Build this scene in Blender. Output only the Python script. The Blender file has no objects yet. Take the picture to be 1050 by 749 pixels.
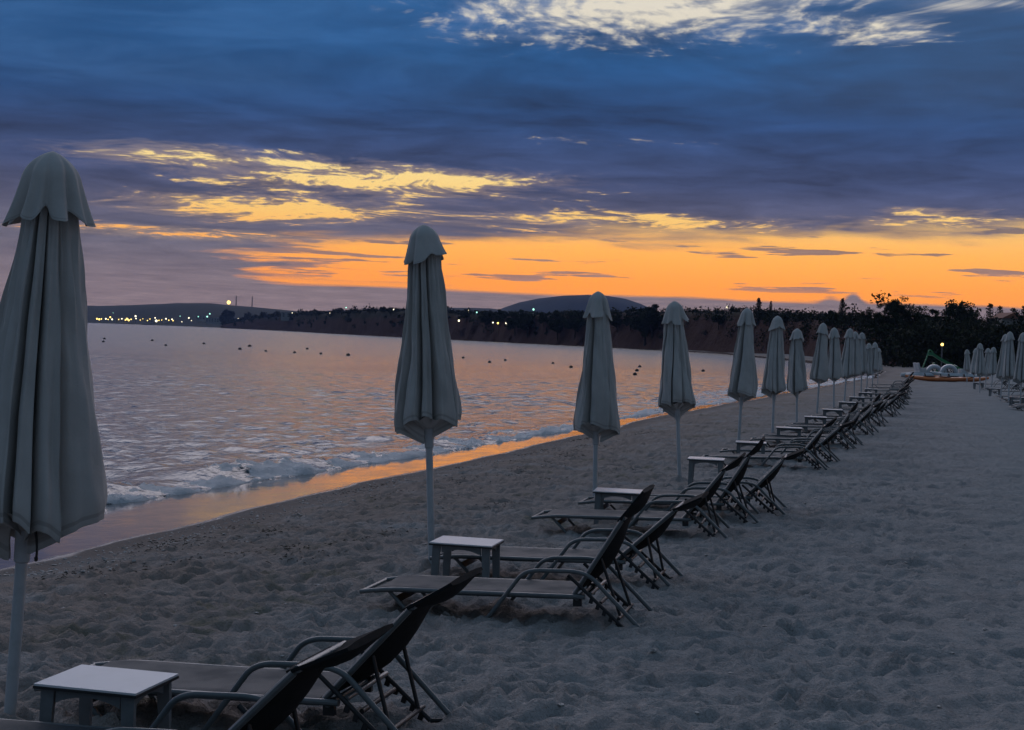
import bpy, bmesh, math, random
import numpy as np
from mathutils import Vector, Matrix
R = math.radians
scene = bpy.context.scene
col = scene.collection

# ------------------------------------------------------------------ camera
FPX, PW, PH = 1517.0, 1050.0, 749.0           # focal length in photo pixels, photo size
YAW, PITCH, ROLL = R(15.65), R(1.12), R(2.0)
CAM = np.array([0.0, 0.0, 2.0])
_f0 = np.array([-math.sin(YAW), math.cos(YAW), 0.0]); _r0 = np.array([math.cos(YAW), math.sin(YAW), 0.0])
_f = _f0*math.cos(PITCH) + np.array([0, 0, -math.sin(PITCH)]); _u0 = np.cross(_r0, _f)
_r = math.cos(ROLL)*_r0 + math.sin(ROLL)*_u0; _u = math.cos(ROLL)*_u0 - math.sin(ROLL)*_r0
def ray(x, y): return _f + _r*(x-PW/2)/FPX - _u*(y-PH/2)/FPX
def ground_at(x, y, z=0.0):
    d = ray(x, y); return CAM + d*((z-CAM[2])/d[2])
def point_at(x, y, dist): return CAM + ray(x, y)*dist      # dist along the view axis

cd = bpy.data.cameras.new('camera'); cam = bpy.data.objects.new('camera', cd); col.objects.link(cam)
cd.sensor_width = 36.0; cd.lens = FPX/PW*36.0; cd.clip_start = 0.1; cd.clip_end = 20000
cam.matrix_world = Matrix(((_r[0], _u[0], -_f[0], CAM[0]), (_r[1], _u[1], -_f[1], CAM[1]), (_r[2], _u[2], -_f[2], CAM[2]), (0, 0, 0, 1)))
scene.camera = cam

# ------------------------------------------------------------------ node expressions
class Tree:
    """Tiny expression builder: arithmetic on sockets makes math nodes."""
    def __init__(s, nt): s.nt = nt; s.nt.nodes.clear()
    def node(s, typ, **kw):
        n = s.nt.nodes.new(typ)
        for k, v in kw.items(): setattr(n, k, v)
        return n
    def put(s, sock, v):
        if isinstance(v, E): s.nt.links.new(v.s, sock)
        else:
            if isinstance(v, (tuple, list)) and len(v) == 3 and sock.type == 'RGBA': v = (*v, 1.0)
            sock.default_value = v
    def math(s, op, *a):
        n = s.node('ShaderNodeMath', operation=op)
        for i, v in enumerate(a): s.put(n.inputs[i], v)
        return E(s, n.outputs[0])
    def step(s, v, lo, hi, a=0.0, b=1.0):
        n = s.node('ShaderNodeMapRange', interpolation_type='SMOOTHSTEP')
        for i, q in zip(range(5), (v, lo, hi, a, b)): s.put(n.inputs[i], q)
        return E(s, n.outputs[0])
    def mix(s, f, a, b, blend='MIX'):
        n = s.node('ShaderNodeMix', data_type='RGBA', blend_type=blend)
        s.put(n.inputs[0], f); s.put(n.inputs[6], a); s.put(n.inputs[7], b)
        return E(s, n.outputs[2])
    def ramp(s, v, lo, hi, stops, mode='LINEAR'):
        n = s.node('ShaderNodeValToRGB'); cr = n.color_ramp; cr.interpolation = mode
        while len(cr.elements) < len(stops): cr.elements.new(0.5)
        for e, (p, c) in zip(cr.elements, stops):
            e.position = (p-lo)/(hi-lo); e.color = (*c, 1.0) if len(c) == 3 else c
        s.put(n.inputs[0], (v-lo)*(1.0/(hi-lo)))
        return E(s, n.outputs[0])
    def vec(s, x, y, z=0.0):
        n = s.node('ShaderNodeCombineXYZ')
        for i, v in enumerate((x, y, z)): s.put(n.inputs[i], v)
        return E(s, n.outputs[0])
    def noise(s, v, scale=1.0, detail=5.0, rough=0.55, dist=0.0, lac=2.0):
        n = s.node('ShaderNodeTexNoise'); s.put(n.inputs['Vector'], v)
        for k, q in (('Scale', scale), ('Detail', detail), ('Roughness', rough), ('Distortion', dist), ('Lacunarity', lac)): s.put(n.inputs[k], q)
        return E(s, n.outputs[0])
class E:
    def __init__(s, t, sock): s.t = t; s.s = sock
    def __add__(s, o): return s.t.math('ADD', s, o)
    __radd__ = __add__
    def __sub__(s, o): return s.t.math('SUBTRACT', s, o)
    def __rsub__(s, o): return s.t.math('SUBTRACT', o, s)
    def __mul__(s, o): return s.t.math('MULTIPLY', s, o)
    __rmul__ = __mul__
    def __truediv__(s, o): return s.t.math('DIVIDE', s, o)
    def __rtruediv__(s, o): return s.t.math('DIVIDE', o, s)
    def __pow__(s, o): return s.t.math('POWER', s, o)

# ------------------------------------------------------------------ sky
world = bpy.data.worlds.new('World'); scene.world = world; world.use_nodes = True
def build_sky():
    t = Tree(world.node_tree)
    co = t.node('ShaderNodeTexCoord')
    sp = t.node('ShaderNodeSeparateXYZ'); t.nt.links.new(co.outputs['Generated'], sp.inputs[0])
    dx, dy, dz = (E(t, o) for o in sp.outputs)
    el = t.math('ARCSINE', dz)*57.29578
    az = t.math('ARCTAN2', dx*math.cos(YAW)+dy*math.sin(YAW), dy*math.cos(YAW)-dx*math.sin(YAW))*57.29578
    zc = t.math('MAXIMUM', dz, 0.0)
    inv = 1.0/(zc+0.045)
    px, py = dx*inv, dy*inv                        # the cloud deck seen in perspective
    warp = t.noise(t.vec(px, py, 3.1), 0.55, 3, 0.5)-0.5
    warp2 = t.noise(t.vec(px, py, 9.7), 0.55, 3, 0.5)-0.5
    qx, qy = px+warp*1.6, py+warp2*1.6
    n1 = t.noise(t.vec(qx, qy, 0.0), 0.9, 6, 0.6)          # broad cloud masses
    n2 = t.noise(t.vec(qx, qy, 5.0), 3.0, 5, 0.62)          # ragged detail
    n3 = t.noise(t.vec(az*0.16, el*1.9, 1.7), 1.0, 5, 0.55, 0.4)   # thin level streaks
    n4 = t.noise(t.vec(qx, qy, 7.3), 13.0, 3, 0.6)           # small ripples of cloud
    def blob(a0, e0, sa, se, tilt=0.0):
        u = (az-a0)*(1.0/sa); v = (el-e0-(az-a0)*tilt)*(1.0/se)
        return t.math('EXPONENT', (u*u+v*v)*-1.0)
    # how open the deck is, by direction
    top = 3.75+az*0.045
    bank = (az-12.9)*2.9; bank2 = (az-12.05)*2.6
    glow = t.step(el+(n3-0.5)*0.35-t.math('EXPONENT', bank*bank*-1.0)*0.30-t.math('EXPONENT', bank2*bank2*-1.0)*0.15, 1.62, 1.80)*(1.0-t.step(el-top+(n1-0.5)*1.6+(n3-0.5)*1.2, -0.45, 0.45))*t.step(az+(n3-0.5)*14+(n2-0.5)*5, -11.5, -8.5)
    gold = blob(-5.0, 5.85, 7.0, 0.66)*0.84 + blob(-13.5, 6.4, 4.2, 0.5)*0.70 + blob(-10.2, 4.5, 5.2, 0.52)*0.95 \
         + blob(-13.5, 3.45, 6.0, 0.26)*0.8 + blob(16.5, 4.75, 5.0, 0.3)*0.72 + blob(15.5, 5.2, 2.0, 0.16)*0.6 + blob(4.0, 4.45, 6.0, 0.45)*0.7
    pale = blob(4.4, 12.55, 6.6, 1.25, 0.02)*1.05 + blob(13.8, 11.7, 2.3, 0.5)*0.7 + blob(12.0, 13.2, 5.0, 0.35)*0.62 + blob(18.5, 12.6, 3.0, 0.35)*0.66 + blob(3.0, 7.6, 4.5, 0.2)*0.28
    high = t.step(el, 13.5, 16.5)*t.step(el, 48.0, 30.0)*t.step(t.math('ABSOLUTE', az+12.0), 75.0, 35.0)*1.0
    rag = (n2-0.5)*1.7+(n3-0.5)*1.3+(n4-0.5)*0.9
    open_gold = t.step(gold*0.86+rag*1.15, 0.46, 0.78)
    open_pale = t.step(t.math('MAXIMUM', pale, high)*0.9+rag*0.62+(n4-0.5)*1.25, 0.27, 0.95)
    # little dark bars of cloud across the glow
    n5 = t.noise(t.vec(az*0.20+warp*0.6, el*3.6, 4.4), 1.0, 4, 0.55)
    bars = t.step(n5+(n2-0.5)*0.22, t.step(az, 0.0, -9.0, 0.585, 0.50), t.step(az, 0.0, -9.0, 0.64, 0.57))*t.step(el, 1.75, 2.2)*0.8
    open_glow = glow*(1.0-bars)
    open_gold = open_gold*t.step(gold, 0.02, 0.2); open_pale = open_pale*t.step(t.math('MAXIMUM', pale, high), 0.03, 0.25)
    opening = t.math('MAXIMUM', t.math('MAXIMUM', open_gold, open_pale), open_glow)
    clear = t.ramp(el, 0.0, 90.0, [(0, (1.1, .34, .04)), (2.2, (1.45, .46, .025)), (3.4, (1.45, .60, .06)), (4.6, (1.25, .74, .17)), (6.3, (1.15, .84, .30)), (9, (.86, .74, .5)), (13, (.80, .74, .62)), (16.5, (1.75, 1.62, 1.75)), (30, (1.95, 1.85, 2.15)), (90, (.40, .46, .56))])
    cloud = t.ramp(el, 0.0, 90.0, [(0, (.33, .235, .225)), (1.7, (.265, .20, .20)), (3.2, (.165, .145, .17)), (4.6, (.098, .095, .145)), (6, (.046, .068, .158)), (8.3, (.015, .056, .170)), (10.5, (.011, .072, .205)), (13.0, (.020, .105, .28)), (22, (.07, .13, .25)), (90, (.11, .165, .25))])
    shade = 1.0+(n1-0.5)*2.1*t.step(el, 2.0, 6.0, 0.3, 1.0)+(n2-0.5)*1.1+(n4-0.5)*0.16+(t.noise(t.vec(az*0.10+warp*0.8, el*0.75+warp2*0.8, 8.8), 1.0, 5, 0.6)-0.5)*1.1*t.step(el, 3.0, 7.0)
    cloud = t.mix(1.0, cloud, t.mix(0.0, t.vec(shade, shade, shade), (1, 1, 1)), 'MULTIPLY')
    # greyer towards the right, bluer towards the left
    cloud = t.mix(t.step(az, 2.0, 18.0)*t.step(el, 7.0, 10.0)*0.35, cloud, (.06, .085, .14))
    cloud = t.mix(t.step(az, 6.0, -16.0)*t.step(el, 7.0, 10.5)*t.step(el, 22.0, 15.0)*0.6, cloud, t.mix(t.step(n2, .35, .65), (.014, .082, .235), (.036, .125, .31)))
    c = t.mix(opening, cloud, clear)
    # silver lining next to the openings
    halo = t.math('MAXIMUM', gold, pale)
    rim = t.step(halo*0.86+rag*0.6, 0.1, 0.7)*t.step(halo, 0.03, 0.4)*(1.0-opening)*0.34
    c = t.mix(rim, c, t.mix(t.step(el, 5, 10), (.85, .55, .28), (.55, .57, .64)))
    # away from the afterglow: an even blue-grey dusk overcast
    back = t.step(t.math('ABSOLUTE', az), 45.0, 110.0)
    even = t.mix(t.step(el, 0.0, 60.0), (.066, .106, .156), (.138, .220, .315))
    even = t.mix(t.step(n1, 0.35, 0.7)*0.35, even, (.085, .12, .165))
    c = t.mix(back*0.9, c, even)
    c = t.mix(t.step(dz, -0.002, -0.03), c, (.05, .05, .06))
    sky = t.node('ShaderNodeTexSky', sky_type='NISHITA', sun_disc=False)
    sky.sun_elevation = SUN_EL; sky.sun_rotation = SUN_ROT
    bg1 = t.node('ShaderNodeBackground'); t.put(bg1.inputs[0], c); bg1.inputs[1].default_value = 1.0
    bg2 = t.node('ShaderNodeBackground'); t.nt.links.new(sky.outputs[0], bg2.inputs[0]); bg2.inputs[1].default_value = 0.02
    add = t.node('ShaderNodeAddShader'); out = t.node('ShaderNodeOutputWorld')
    t.nt.links.new(bg1.outputs[0], add.inputs[0]); t.nt.links.new(bg2.outputs[0], add.inputs[1]); t.nt.links.new(add.outputs[0], out.inputs[0])
SUN_AZ = YAW - R(2.0)                     # to the left of +Y, in the middle of the afterglow
SUN_EL = R(-2.0); SUN_ROT = -SUN_AZ
build_sky()
vs = scene.view_settings; vs.view_transform = 'Standard'; vs.look = 'None'; vs.gamma = 1.0; vs.exposure = 0.0; vs.use_curve_mapping = False
scene.cycles.use_denoising = True
world.cycles.sampling_method = 'MANUAL'; world.cycles.sample_map_resolution = 512

# ------------------------------------------------------------------ mesh and object helpers
def fade(t): return t*t*t*(t*(t*6-15)+10)
def _hash(i, j, seed):
    h = (i.astype(np.int64)*374761393 + j.astype(np.int64)*668265263 + seed*1442695041) & 0x7fffffff
    h = ((h ^ (h >> 13))*1274126177) & 0x7fffffff
    return ((h ^ (h >> 16)) & 0xffff)/65535.0
def vnoise(x, y, seed=0):
    """smooth value noise, -1..1"""
    i, j = np.floor(x), np.floor(y); u, v = fade(x-i), fade(y-j)
    a, b = _hash(i, j, seed), _hash(i+1, j, seed); c, d = _hash(i, j+1, seed), _hash(i+1, j+1, seed)
    return ((a*(1-u)+b*u)*(1-v)+(c*(1-u)+d*u)*v)*2-1
def fbm(x, y, seed=0, octaves=4, gain=0.5):
    s, a, f = 0, 1.0, 1.0
    for k in range(octaves): s = s+a*vnoise(x*f+k*17.3, y*f-k*9.1, seed+k); a *= gain; f *= 2.03
    return s
def smooth(x, lo, hi):
    t = np.clip((x-lo)/(hi-lo), 0, 1); return t*t*(3-2*t)

def link(name, me, mat, parent=None):
    o = bpy.data.objects.new(name, me); col.objects.link(o)
    if mat is not None: me.materials.append(mat)
    if parent is not None: o.parent = parent
    return o
def tag(o, label=None, cat=None, group=None, kind=None):
    for k, v in (('label', label), ('category', cat), ('group', group), ('kind', kind)):
        if v is not None: o[k] = v
    return o
def empty(name, loc, rot=(0, 0, 0)):
    o = bpy.data.objects.new(name, None); col.objects.link(o); o.location = loc; o.rotation_euler = rot
    o.empty_display_size = 0.2; return o
def copy_tree(o, parent=None):
    c = o.copy(); col.objects.link(c); c.parent = parent
    for ch in o.children: copy_tree(ch, c)
    return c
def sheet(name, X, Y, Z, mat, parent=None, attrs=None):
    ny, nx = X.shape
    me = bpy.data.meshes.new(name); co = np.stack([X, Y, Z], -1).reshape(-1, 3).astype(np.float32)
    idx = np.arange(ny*nx).reshape(ny, nx)
    q = np.stack([idx[:-1, :-1], idx[:-1, 1:], idx[1:, 1:], idx[1:, :-1]], -1).reshape(-1, 4)
    me.vertices.add(len(co)); me.vertices.foreach_set('co', co.ravel())
    me.loops.add(q.size); me.loops.foreach_set('vertex_index', q.ravel().astype(np.int32))
    me.polygons.add(len(q)); me.polygons.foreach_set('loop_start', np.arange(0, q.size, 4, dtype=np.int32))
    me.update(calc_edges=True); me.polygons.foreach_set('use_smooth', np.ones(len(q), bool))
    for k, a in (attrs or {}).items():
        at = me.attributes.new(k, 'FLOAT', 'POINT'); at.data.foreach_set('value', a.ravel().astype(np.float32))
    me.validate(); return link(name, me, mat, parent)

class MB:
    """collects shapes, then links them as one mesh object"""
    def __init__(s): s.v = []; s.f = []
    def add(s, vs, fs):
        b = len(s.v); s.v += [tuple(map(float, p)) for p in vs]; s.f += [tuple(i+b for i in f) for f in fs]; return s
    def box(s, c, size, rot=None):
        h = Vector(size)*0.5; m = rot if rot is not None else Matrix.Identity(3)
        vs = [Vector(c)+m @ Vector((x*h.x, y*h.y, z*h.z)) for x in (-1, 1) for y in (-1, 1) for z in (-1, 1)]
        return s.add(vs, [(0, 1, 3, 2), (4, 6, 7, 5), (0, 4, 5, 1), (2, 3, 7, 6), (0, 2, 6, 4), (1, 5, 7, 3)])
    def tube(s, pts, r, n=10, flat=1.0, close=False):
        pts = [Vector(p) for p in pts]; rs = r if isinstance(r, (list, tuple)) else [r]*len(pts)
        vs = []; ref = Vector((0, 1, 0)); N = len(pts)
        for i, p in enumerate(pts):
            if close: t = (pts[(i+1) % N]-pts[i-1])
            else: t = (pts[min(i+1, N-1)]-pts[max(i-1, 0)])
            t.normalize(); a = t.cross(ref)
            if a.length < 0.05: a = t.cross(Vector((1, 0, 0)))
            a.normalize(); b = t.cross(a)
            vs += [p+(a*math.cos(k*2*math.pi/n)+b*flat*math.sin(k*2*math.pi/n))*rs[i] for k in range(n)]
        fs = [(i*n+k, i*n+(k+1) % n, ((i+1) % N)*n+(k+1) % n, ((i+1) % N)*n+k) for i in range(N if close else N-1) for k in range(n)]
        if not close: fs += [tuple(range(n))[::-1], tuple((N-1)*n+k for k in range(n))]
        return s.add(vs, fs)
    def lathe(s, prof, n=24, c=(0, 0, 0)):
        vs = [(c[0]+r*math.cos(k*2*math.pi/n), c[1]+r*math.sin(k*2*math.pi/n), c[2]+z) for r, z in prof for k in range(n)]
        fs = [(i*n+k, i*n+(k+1) % n, (i+1)*n+(k+1) % n, (i+1)*n+k) for i in range(len(prof)-1) for k in range(n)]
        fs += [tuple(range(n))[::-1], tuple((len(prof)-1)*n+k for k in range(n))]
        return s.add(vs, fs)
    def mesh(s, name, smooth_deg=40):
        me = bpy.data.meshes.new(name); me.from_pydata(s.v, [], s.f); me.validate()
        bm = bmesh.new(); bm.from_mesh(me); bmesh.ops.recalc_face_normals(bm, faces=bm.faces); bm.to_mesh(me); bm.free()
        if smooth_deg:
            me.polygons.foreach_set('use_smooth', np.ones(len(me.polygons), bool)); me.set_sharp_from_angle(angle=R(smooth_deg))
        return me
    def build(s, name, mat, parent=None, smooth_deg=40): return link(name, s.mesh(name, smooth_deg), mat, parent)
def bend(pts, rad, n=5):
    """polyline with its corners rounded"""
    pts = [Vector(p) for p in pts]; out = [pts[0]]
    for a, b, c in zip(pts, pts[1:], pts[2:]):
        d1, d2 = (a-b), (c-b); q = min(rad, d1.length*0.49, d2.length*0.49)
        p, e = b+d1.normalized()*q, b+d2.normalized()*q
        out += [p*(1-t)**2+b*2*t*(1-t)+e*t*t for t in [k/n for k in range(n+1)]]
    return out+[pts[-1]]

# ------------------------------------------------------------------ materials
def material(name, base, rough=0.6, metal=0.0, ior=1.5, noise=None, bump=None, coat=0.0, sheen=0.0, spec=0.5):
    """noise=(scale, second colour, low, high); bump=(scale, height)"""
    m = bpy.data.materials.new(name); m.use_nodes = True; t = Tree(m.node_tree)
    p = t.node('ShaderNodeBsdfPrincipled'); out = t.node('ShaderNodeOutputMaterial'); t.nt.links.new(p.outputs[0], out.inputs[0])
    c = t.node('ShaderNodeTexCoord').outputs['Object']
    if noise:
        f = t.step(t.noise(E(t, c), noise[0], 5, 0.6), noise[2], noise[3]); t.put(p.inputs['Base Color'], t.mix(f, base, noise[1]))
        t.put(p.inputs['Roughness'], f*0.12+(rough-0.06))
    else: t.put(p.inputs['Base Color'], base); p.inputs['Roughness'].default_value = rough
    p.inputs['Specular IOR Level'].default_value = spec; p.inputs['Metallic'].default_value = metal; p.inputs['IOR'].default_value = ior
    p.inputs['Coat Weight'].default_value = coat; p.inputs['Sheen Weight'].default_value = sheen
    if bump:
        b = t.node('ShaderNodeBump'); b.inputs['Distance'].default_value = bump[1]
        t.put(b.inputs['Height'], t.noise(E(t, c), bump[0], 4, 0.6)); t.nt.links.new(b.outputs[0], p.inputs['Normal'])
    return m
def stitched(m):
    t = Tree.__new__(Tree); t.nt = m.node_tree; p = next(n for n in t.nt.nodes if n.type == 'BSDF_PRINCIPLED'); src = p.inputs['Base Color'].links[0].from_socket
    h = E(t, t.node('ShaderNodeAttribute', attribute_name='stitch').outputs['Fac']); t.put(p.inputs['Base Color'], t.mix(h, E(t, src), (.20, .195, .185)))
    return m
def glow(name, color, strength):
    m = bpy.data.materials.new(name); m.use_nodes = True; t = Tree(m.node_tree)
    e = t.node('ShaderNodeEmission'); t.put(e.inputs[0], color); e.inputs[1].default_value = strength
    out = t.node('ShaderNodeOutputMaterial'); t.nt.links.new(e.outputs[0], out.inputs[0]); return m
M = dict(
    canvas=material('parasol canvas', (.46, .452, .44), 0.9, spec=.2, noise=(2.2, (.37, .365, .355), .35, .75), bump=(60, .002), sheen=.15),
    pole=material('painted steel pole', (.40, .42, .44), 0.45, noise=(9, (.30, .32, .33), .45, .8)),
    frame=material('grey powder coated aluminium', (.105, .12, .125), 0.36, noise=(14, (.075, .085, .09), .45, .8)),
    sling=material('charcoal sling mesh', (.038, .050, .058), 0.7, spec=.35, noise=(5, (.030, .040, .047), .4, .7), bump=(420, .0008)),
    mesh=material('sling mesh darkened for shade', (.017, .019, .021), 0.8, spec=.06, noise=(5, (.015, .017, .018), .4, .7), bump=(420, .0008)),  # same sling cloth on the backs, their shade put into a darker colour
    black=material('black plastic', (.015, .016, .018), 0.5),
    top=material('white laminate', (.66, .66, .68), 0.34, noise=(3, (.61, .61, .62), .4, .8)),
    edge=material('dark laminate edge', (.02, .02, .022), 0.5),
    board=material('grey painted board', (.16, .175, .185), 0.6, noise=(8, (.11, .12, .125), .45, .8)),
    buoy=material('black buoy rubber', (.012, .012, .014), 0.6),
    bark=material('dark bark', (.05, .036, .026), 0.9, noise=(4, (.03, .022, .016), .4, .6)),
    pine=material('pine needles', (.030, .042, .020), 0.8, spec=.06, noise=(.5, (.018, .028, .013), .35, .65)),
    leaf=material('broadleaf foliage', (.042, .050, .022), 0.7, spec=.06, noise=(.4, (.025, .034, .016), .35, .65)),
    cypress=material('cypress foliage', (.022, .034, .018), 0.8, spec=.06),
    scrub=material('scrub foliage', (.040, .042, .022), 0.8, spec=.06, noise=(.15, (.022, .026, .014), .35, .65)),
    plaster=material('pale plaster', (.30, .285, .265), 0.85, noise=(.3, (.24, .225, .21), .4, .7)),
    tile=material('clay roof tile', (.25, .10, .06), 0.85),
    glass=material('dark window glass', (.02, .025, .03), 0.1),
    hull=material('white fibreglass', (.46, .48, .50), 0.4, noise=(2, (.36, .38, .40), .5, .8)),
    green=material('green fibreglass', (.03, .22, .09), 0.35, noise=(2, (.025, .17, .075), .4, .7)),
    orange=material('orange polyethylene', (.62, .17, .035), 0.4, noise=(2, (.5, .13, .03), .4, .7)),
    stone=material('pale pebble', (.42, .40, .38), 0.7, noise=(40, (.22, .2, .19), .4, .6)),
    weed=material('dry seaweed', (.055, .048, .028), 0.9, noise=(8, (.03, .026, .018), .4, .6)),
    mast=material('galvanised mast', (.12, .12, .13), 0.6),
    warm=glow('warm lamp', (1.0, .68, .17), 3.4), white=glow('white lamp', (1.0, .90, .62), 3.2), cool=glow('greenish lamp', (.42, 1.0, .80), 2.0),
)

stitched(M['canvas'])
# ------------------------------------------------------------------ shore line, beach, sea
SEA = -0.50
_sy = np.array([-400, 0, 40, 50, 61, 86, 122, 160, 190, 245, 374, 490, 700])
_sx = np.array([-8.25, -8.25, -8.0, -7.6, -7.2, -5.9, -3.9, -4.2, -7, -18, -50, -112, -240])
def shore(Y): return np.interp(Y, _sy, _sx)+0.10*np.sin(Y*0.21+0.6)+0.06*np.sin(Y*0.53)
def grade(*spans):
    """(start, stop, step at start, step at stop) -> coordinates"""
    out = []
    for a, b, d0, d1 in spans:
        n = max(2, int(round(2*abs(b-a)/(d0+d1)))); k = np.linspace(0, 1, n+1); w = d0*k+(d1-d0)*k*k/2
        out.append(a+(b-a)*w/w[-1] if not out else (a+(b-a)*w/w[-1])[1:])
    return np.concatenate(out)
def sand_height(s, Y):
    """s: metres inland of the wet edge"""
    up = -0.33+0.20*smooth(s, -0.3, 2.4)+0.13*smooth(s, 1.0, 7.6)
    z = np.where(s > 0, up, -0.33+0.062*s)
    return np.maximum(z, -1.9)
def build_beach():
    s = grade((-14, -2.8, 1.0, .10), (-2.8, -.3, .10, .03), (-.3, 12.5, .03, .034), (12.5, 40, .034, 2.0), (40, 1500, 2, 200))
    y = grade((-300, 5, 40, .03), (5, 24, .026, .075), (24, 60, .075, .3), (60, 170, .3, 1.5), (170, 420, 1.5, 12))
    S, Y = np.meshgrid(s, y); X = shore(Y)+S
    Z = sand_height(S, Y)
    dry = smooth(S, 0.15, 1.5)
    near = smooth(Y, 70, 25)*smooth(S, 40, 14)
    # trodden sand: lumps, ridges and footprints
    wx = X+0.12*vnoise(X*3, Y*3, 5); wy = Y+0.12*vnoise(X*3, Y*3, 6)
    a = fbm(wx*1.15, wy*1.15, 1, 3, 0.5)*0.026
    b = -np.abs(fbm(wx*4.4, wy*4.2, 2, 3, 0.55))*0.042+0.020
    c = fbm(wx*8.5, wy*8.0, 3, 3, 0.55)*0.020
    calm = 1-.42*smooth(S, 7.0, 9.5)
    Z = Z+dry*(a+b*near*calm+c*near*calm)
    rng = np.random.default_rng(7)
    ds, dy = S[0], Y[:, 0]
    for _ in range(21000):
        fy = 5+58*rng.random()**1.7; fs = 0.7+13*rng.random(); ang = rng.normal(1.2, 0.9); L = rng.uniform(.045, .11); Wd = L*rng.uniform(.45, .8); dep = rng.uniform(.012, .038)
        i0, i1 = np.searchsorted(dy, (fy-.4, fy+.4)); j0, j1 = np.searchsorted(ds, (fs-.4, fs+.4))
        if i1-i0 < 3 or j1-j0 < 3: continue
        ddx = S[i0:i1, j0:j1]-fs; ddy = Y[i0:i1, j0:j1]-fy
        u = (ddx*math.cos(ang)+ddy*math.sin(ang))/L; v = (-ddx*math.sin(ang)+ddy*math.cos(ang))/Wd
        r2 = u*u+v*v
        dep *= .6 if fs > 8.2 else 1.0
        Z[i0:i1, j0:j1] += dry[i0:i1, j0:j1]*dep*(-np.exp(-r2*1.4)+0.55*np.exp(-(np.sqrt(r2)-1.35)**2*6))
    for px_, py_, hh, rr in MOUNDS:                         # sand heaped where poles and legs go in
        i0, i1 = np.searchsorted(dy, (py_-.5, py_+.5)); sub = slice(i0, i1)
        rad = np.hypot(X[sub]-px_, Y[sub]-py_); Z[sub] += hh*np.exp(-(rad/rr)**2)*(1+.5*vnoise(X[sub]*16, Y[sub]*16, 77))
    Z += smooth(S, 30, 80)*1.2 + smooth(Y, 170, 330)*smooth(S, 3, 25)*3.5
    edge = S+0.10*fbm(X*1.2, Y*0.7, 11, 3)+0.02*vnoise(X*9, Y*7, 12)
    wet = 1-smooth(edge, -0.05, 0.10); damp = 1-smooth(edge+.12*vnoise(X*4, Y*3, 14), 0.1, 1.1)
    m = bpy.data.materials.new('beach sand'); m.use_nodes = True; t = Tree(m.node_tree)
    at = lambda n: E(t, t.node('ShaderNodeAttribute', attribute_name=n).outputs['Fac'])
    W, D, I = at('wet'), at('damp'), at('inland')
    co = E(t, t.node('ShaderNodeTexCoord').outputs['Object'])
    f1 = t.noise(co, 1.1, 6, 0.6); f2 = t.noise(co, 60, 3, 0.7); f3 = t.noise(co, 0.35, 3, 0.5); f4 = t.noise(co, 5.0, 4, .65)
    c = t.mix(t.step(f1, .35, .7), (.345, .335, .330), (.270, .260, .255))
    c = t.mix(t.step(f2, .5, .72)*0.55, c, (.44, .43, .42)); c = t.mix(t.step(f2, .5, .3)*0.5, c, (.16, .148, .14))
    weed = t.step(f1*0.5+f4*0.5, .52, .62)*t.step(f3, .44, .6)*t.step(I, 0.5, 1.2)*t.step(I, 6.5, 3.5)
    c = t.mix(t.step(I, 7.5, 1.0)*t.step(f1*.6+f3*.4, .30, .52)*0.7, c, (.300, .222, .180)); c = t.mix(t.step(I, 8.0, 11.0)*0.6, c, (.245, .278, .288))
    c = t.mix(weed*0.55, c, (.12, .125, .07))              # dry weed worked into the upper beach
    c = t.mix(D*0.5, c, (.10, .085, .078)); c = t.mix(W, c, (.055, .047, .043))
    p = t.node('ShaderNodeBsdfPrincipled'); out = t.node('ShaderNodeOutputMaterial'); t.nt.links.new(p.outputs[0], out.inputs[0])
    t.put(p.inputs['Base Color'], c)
    rp = t.noise(co, 2.0, 4, .6)
    t.put(p.inputs['Roughness'], t.mix(W, (.95, .95, .95), t.mix(t.step(rp, .35, .65), (.05, .05, .05), (.12, .12, .12))))
    t.put(p.inputs['IOR'], W*0.25+1.45); t.put(p.inputs['Specular IOR Level'], W*0.45+0.12)
    bp = t.node('ShaderNodeBump'); bp.inputs['Distance'].default_value = 1.0
    t.put(bp.inputs['Height'], (t.noise(co, 24, 4, .68)*0.034+f2*0.012)*(1.0-W)+rp*W*0.004)
    t.nt.links.new(bp.outputs[0], p.inputs['Normal'])
    o = sheet('sand', X, Y, Z, m, attrs=dict(wet=wet, damp=damp, inland=S)); tag(o, kind='structure'); return o
def foot(Y): return np.interp(Y, [5, 14, 17, 19, 22, 26, 31, 38, 52, 80, 130], [2.9, 2.4, 2.15, 1.85, 1.65, 1.4, 1.1, .65, .45, .35, .3])+0.18*vnoise(Y*0.8, Y*0, 31)+0.10*vnoise(Y*2.3, Y*0, 32)+.14
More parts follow.
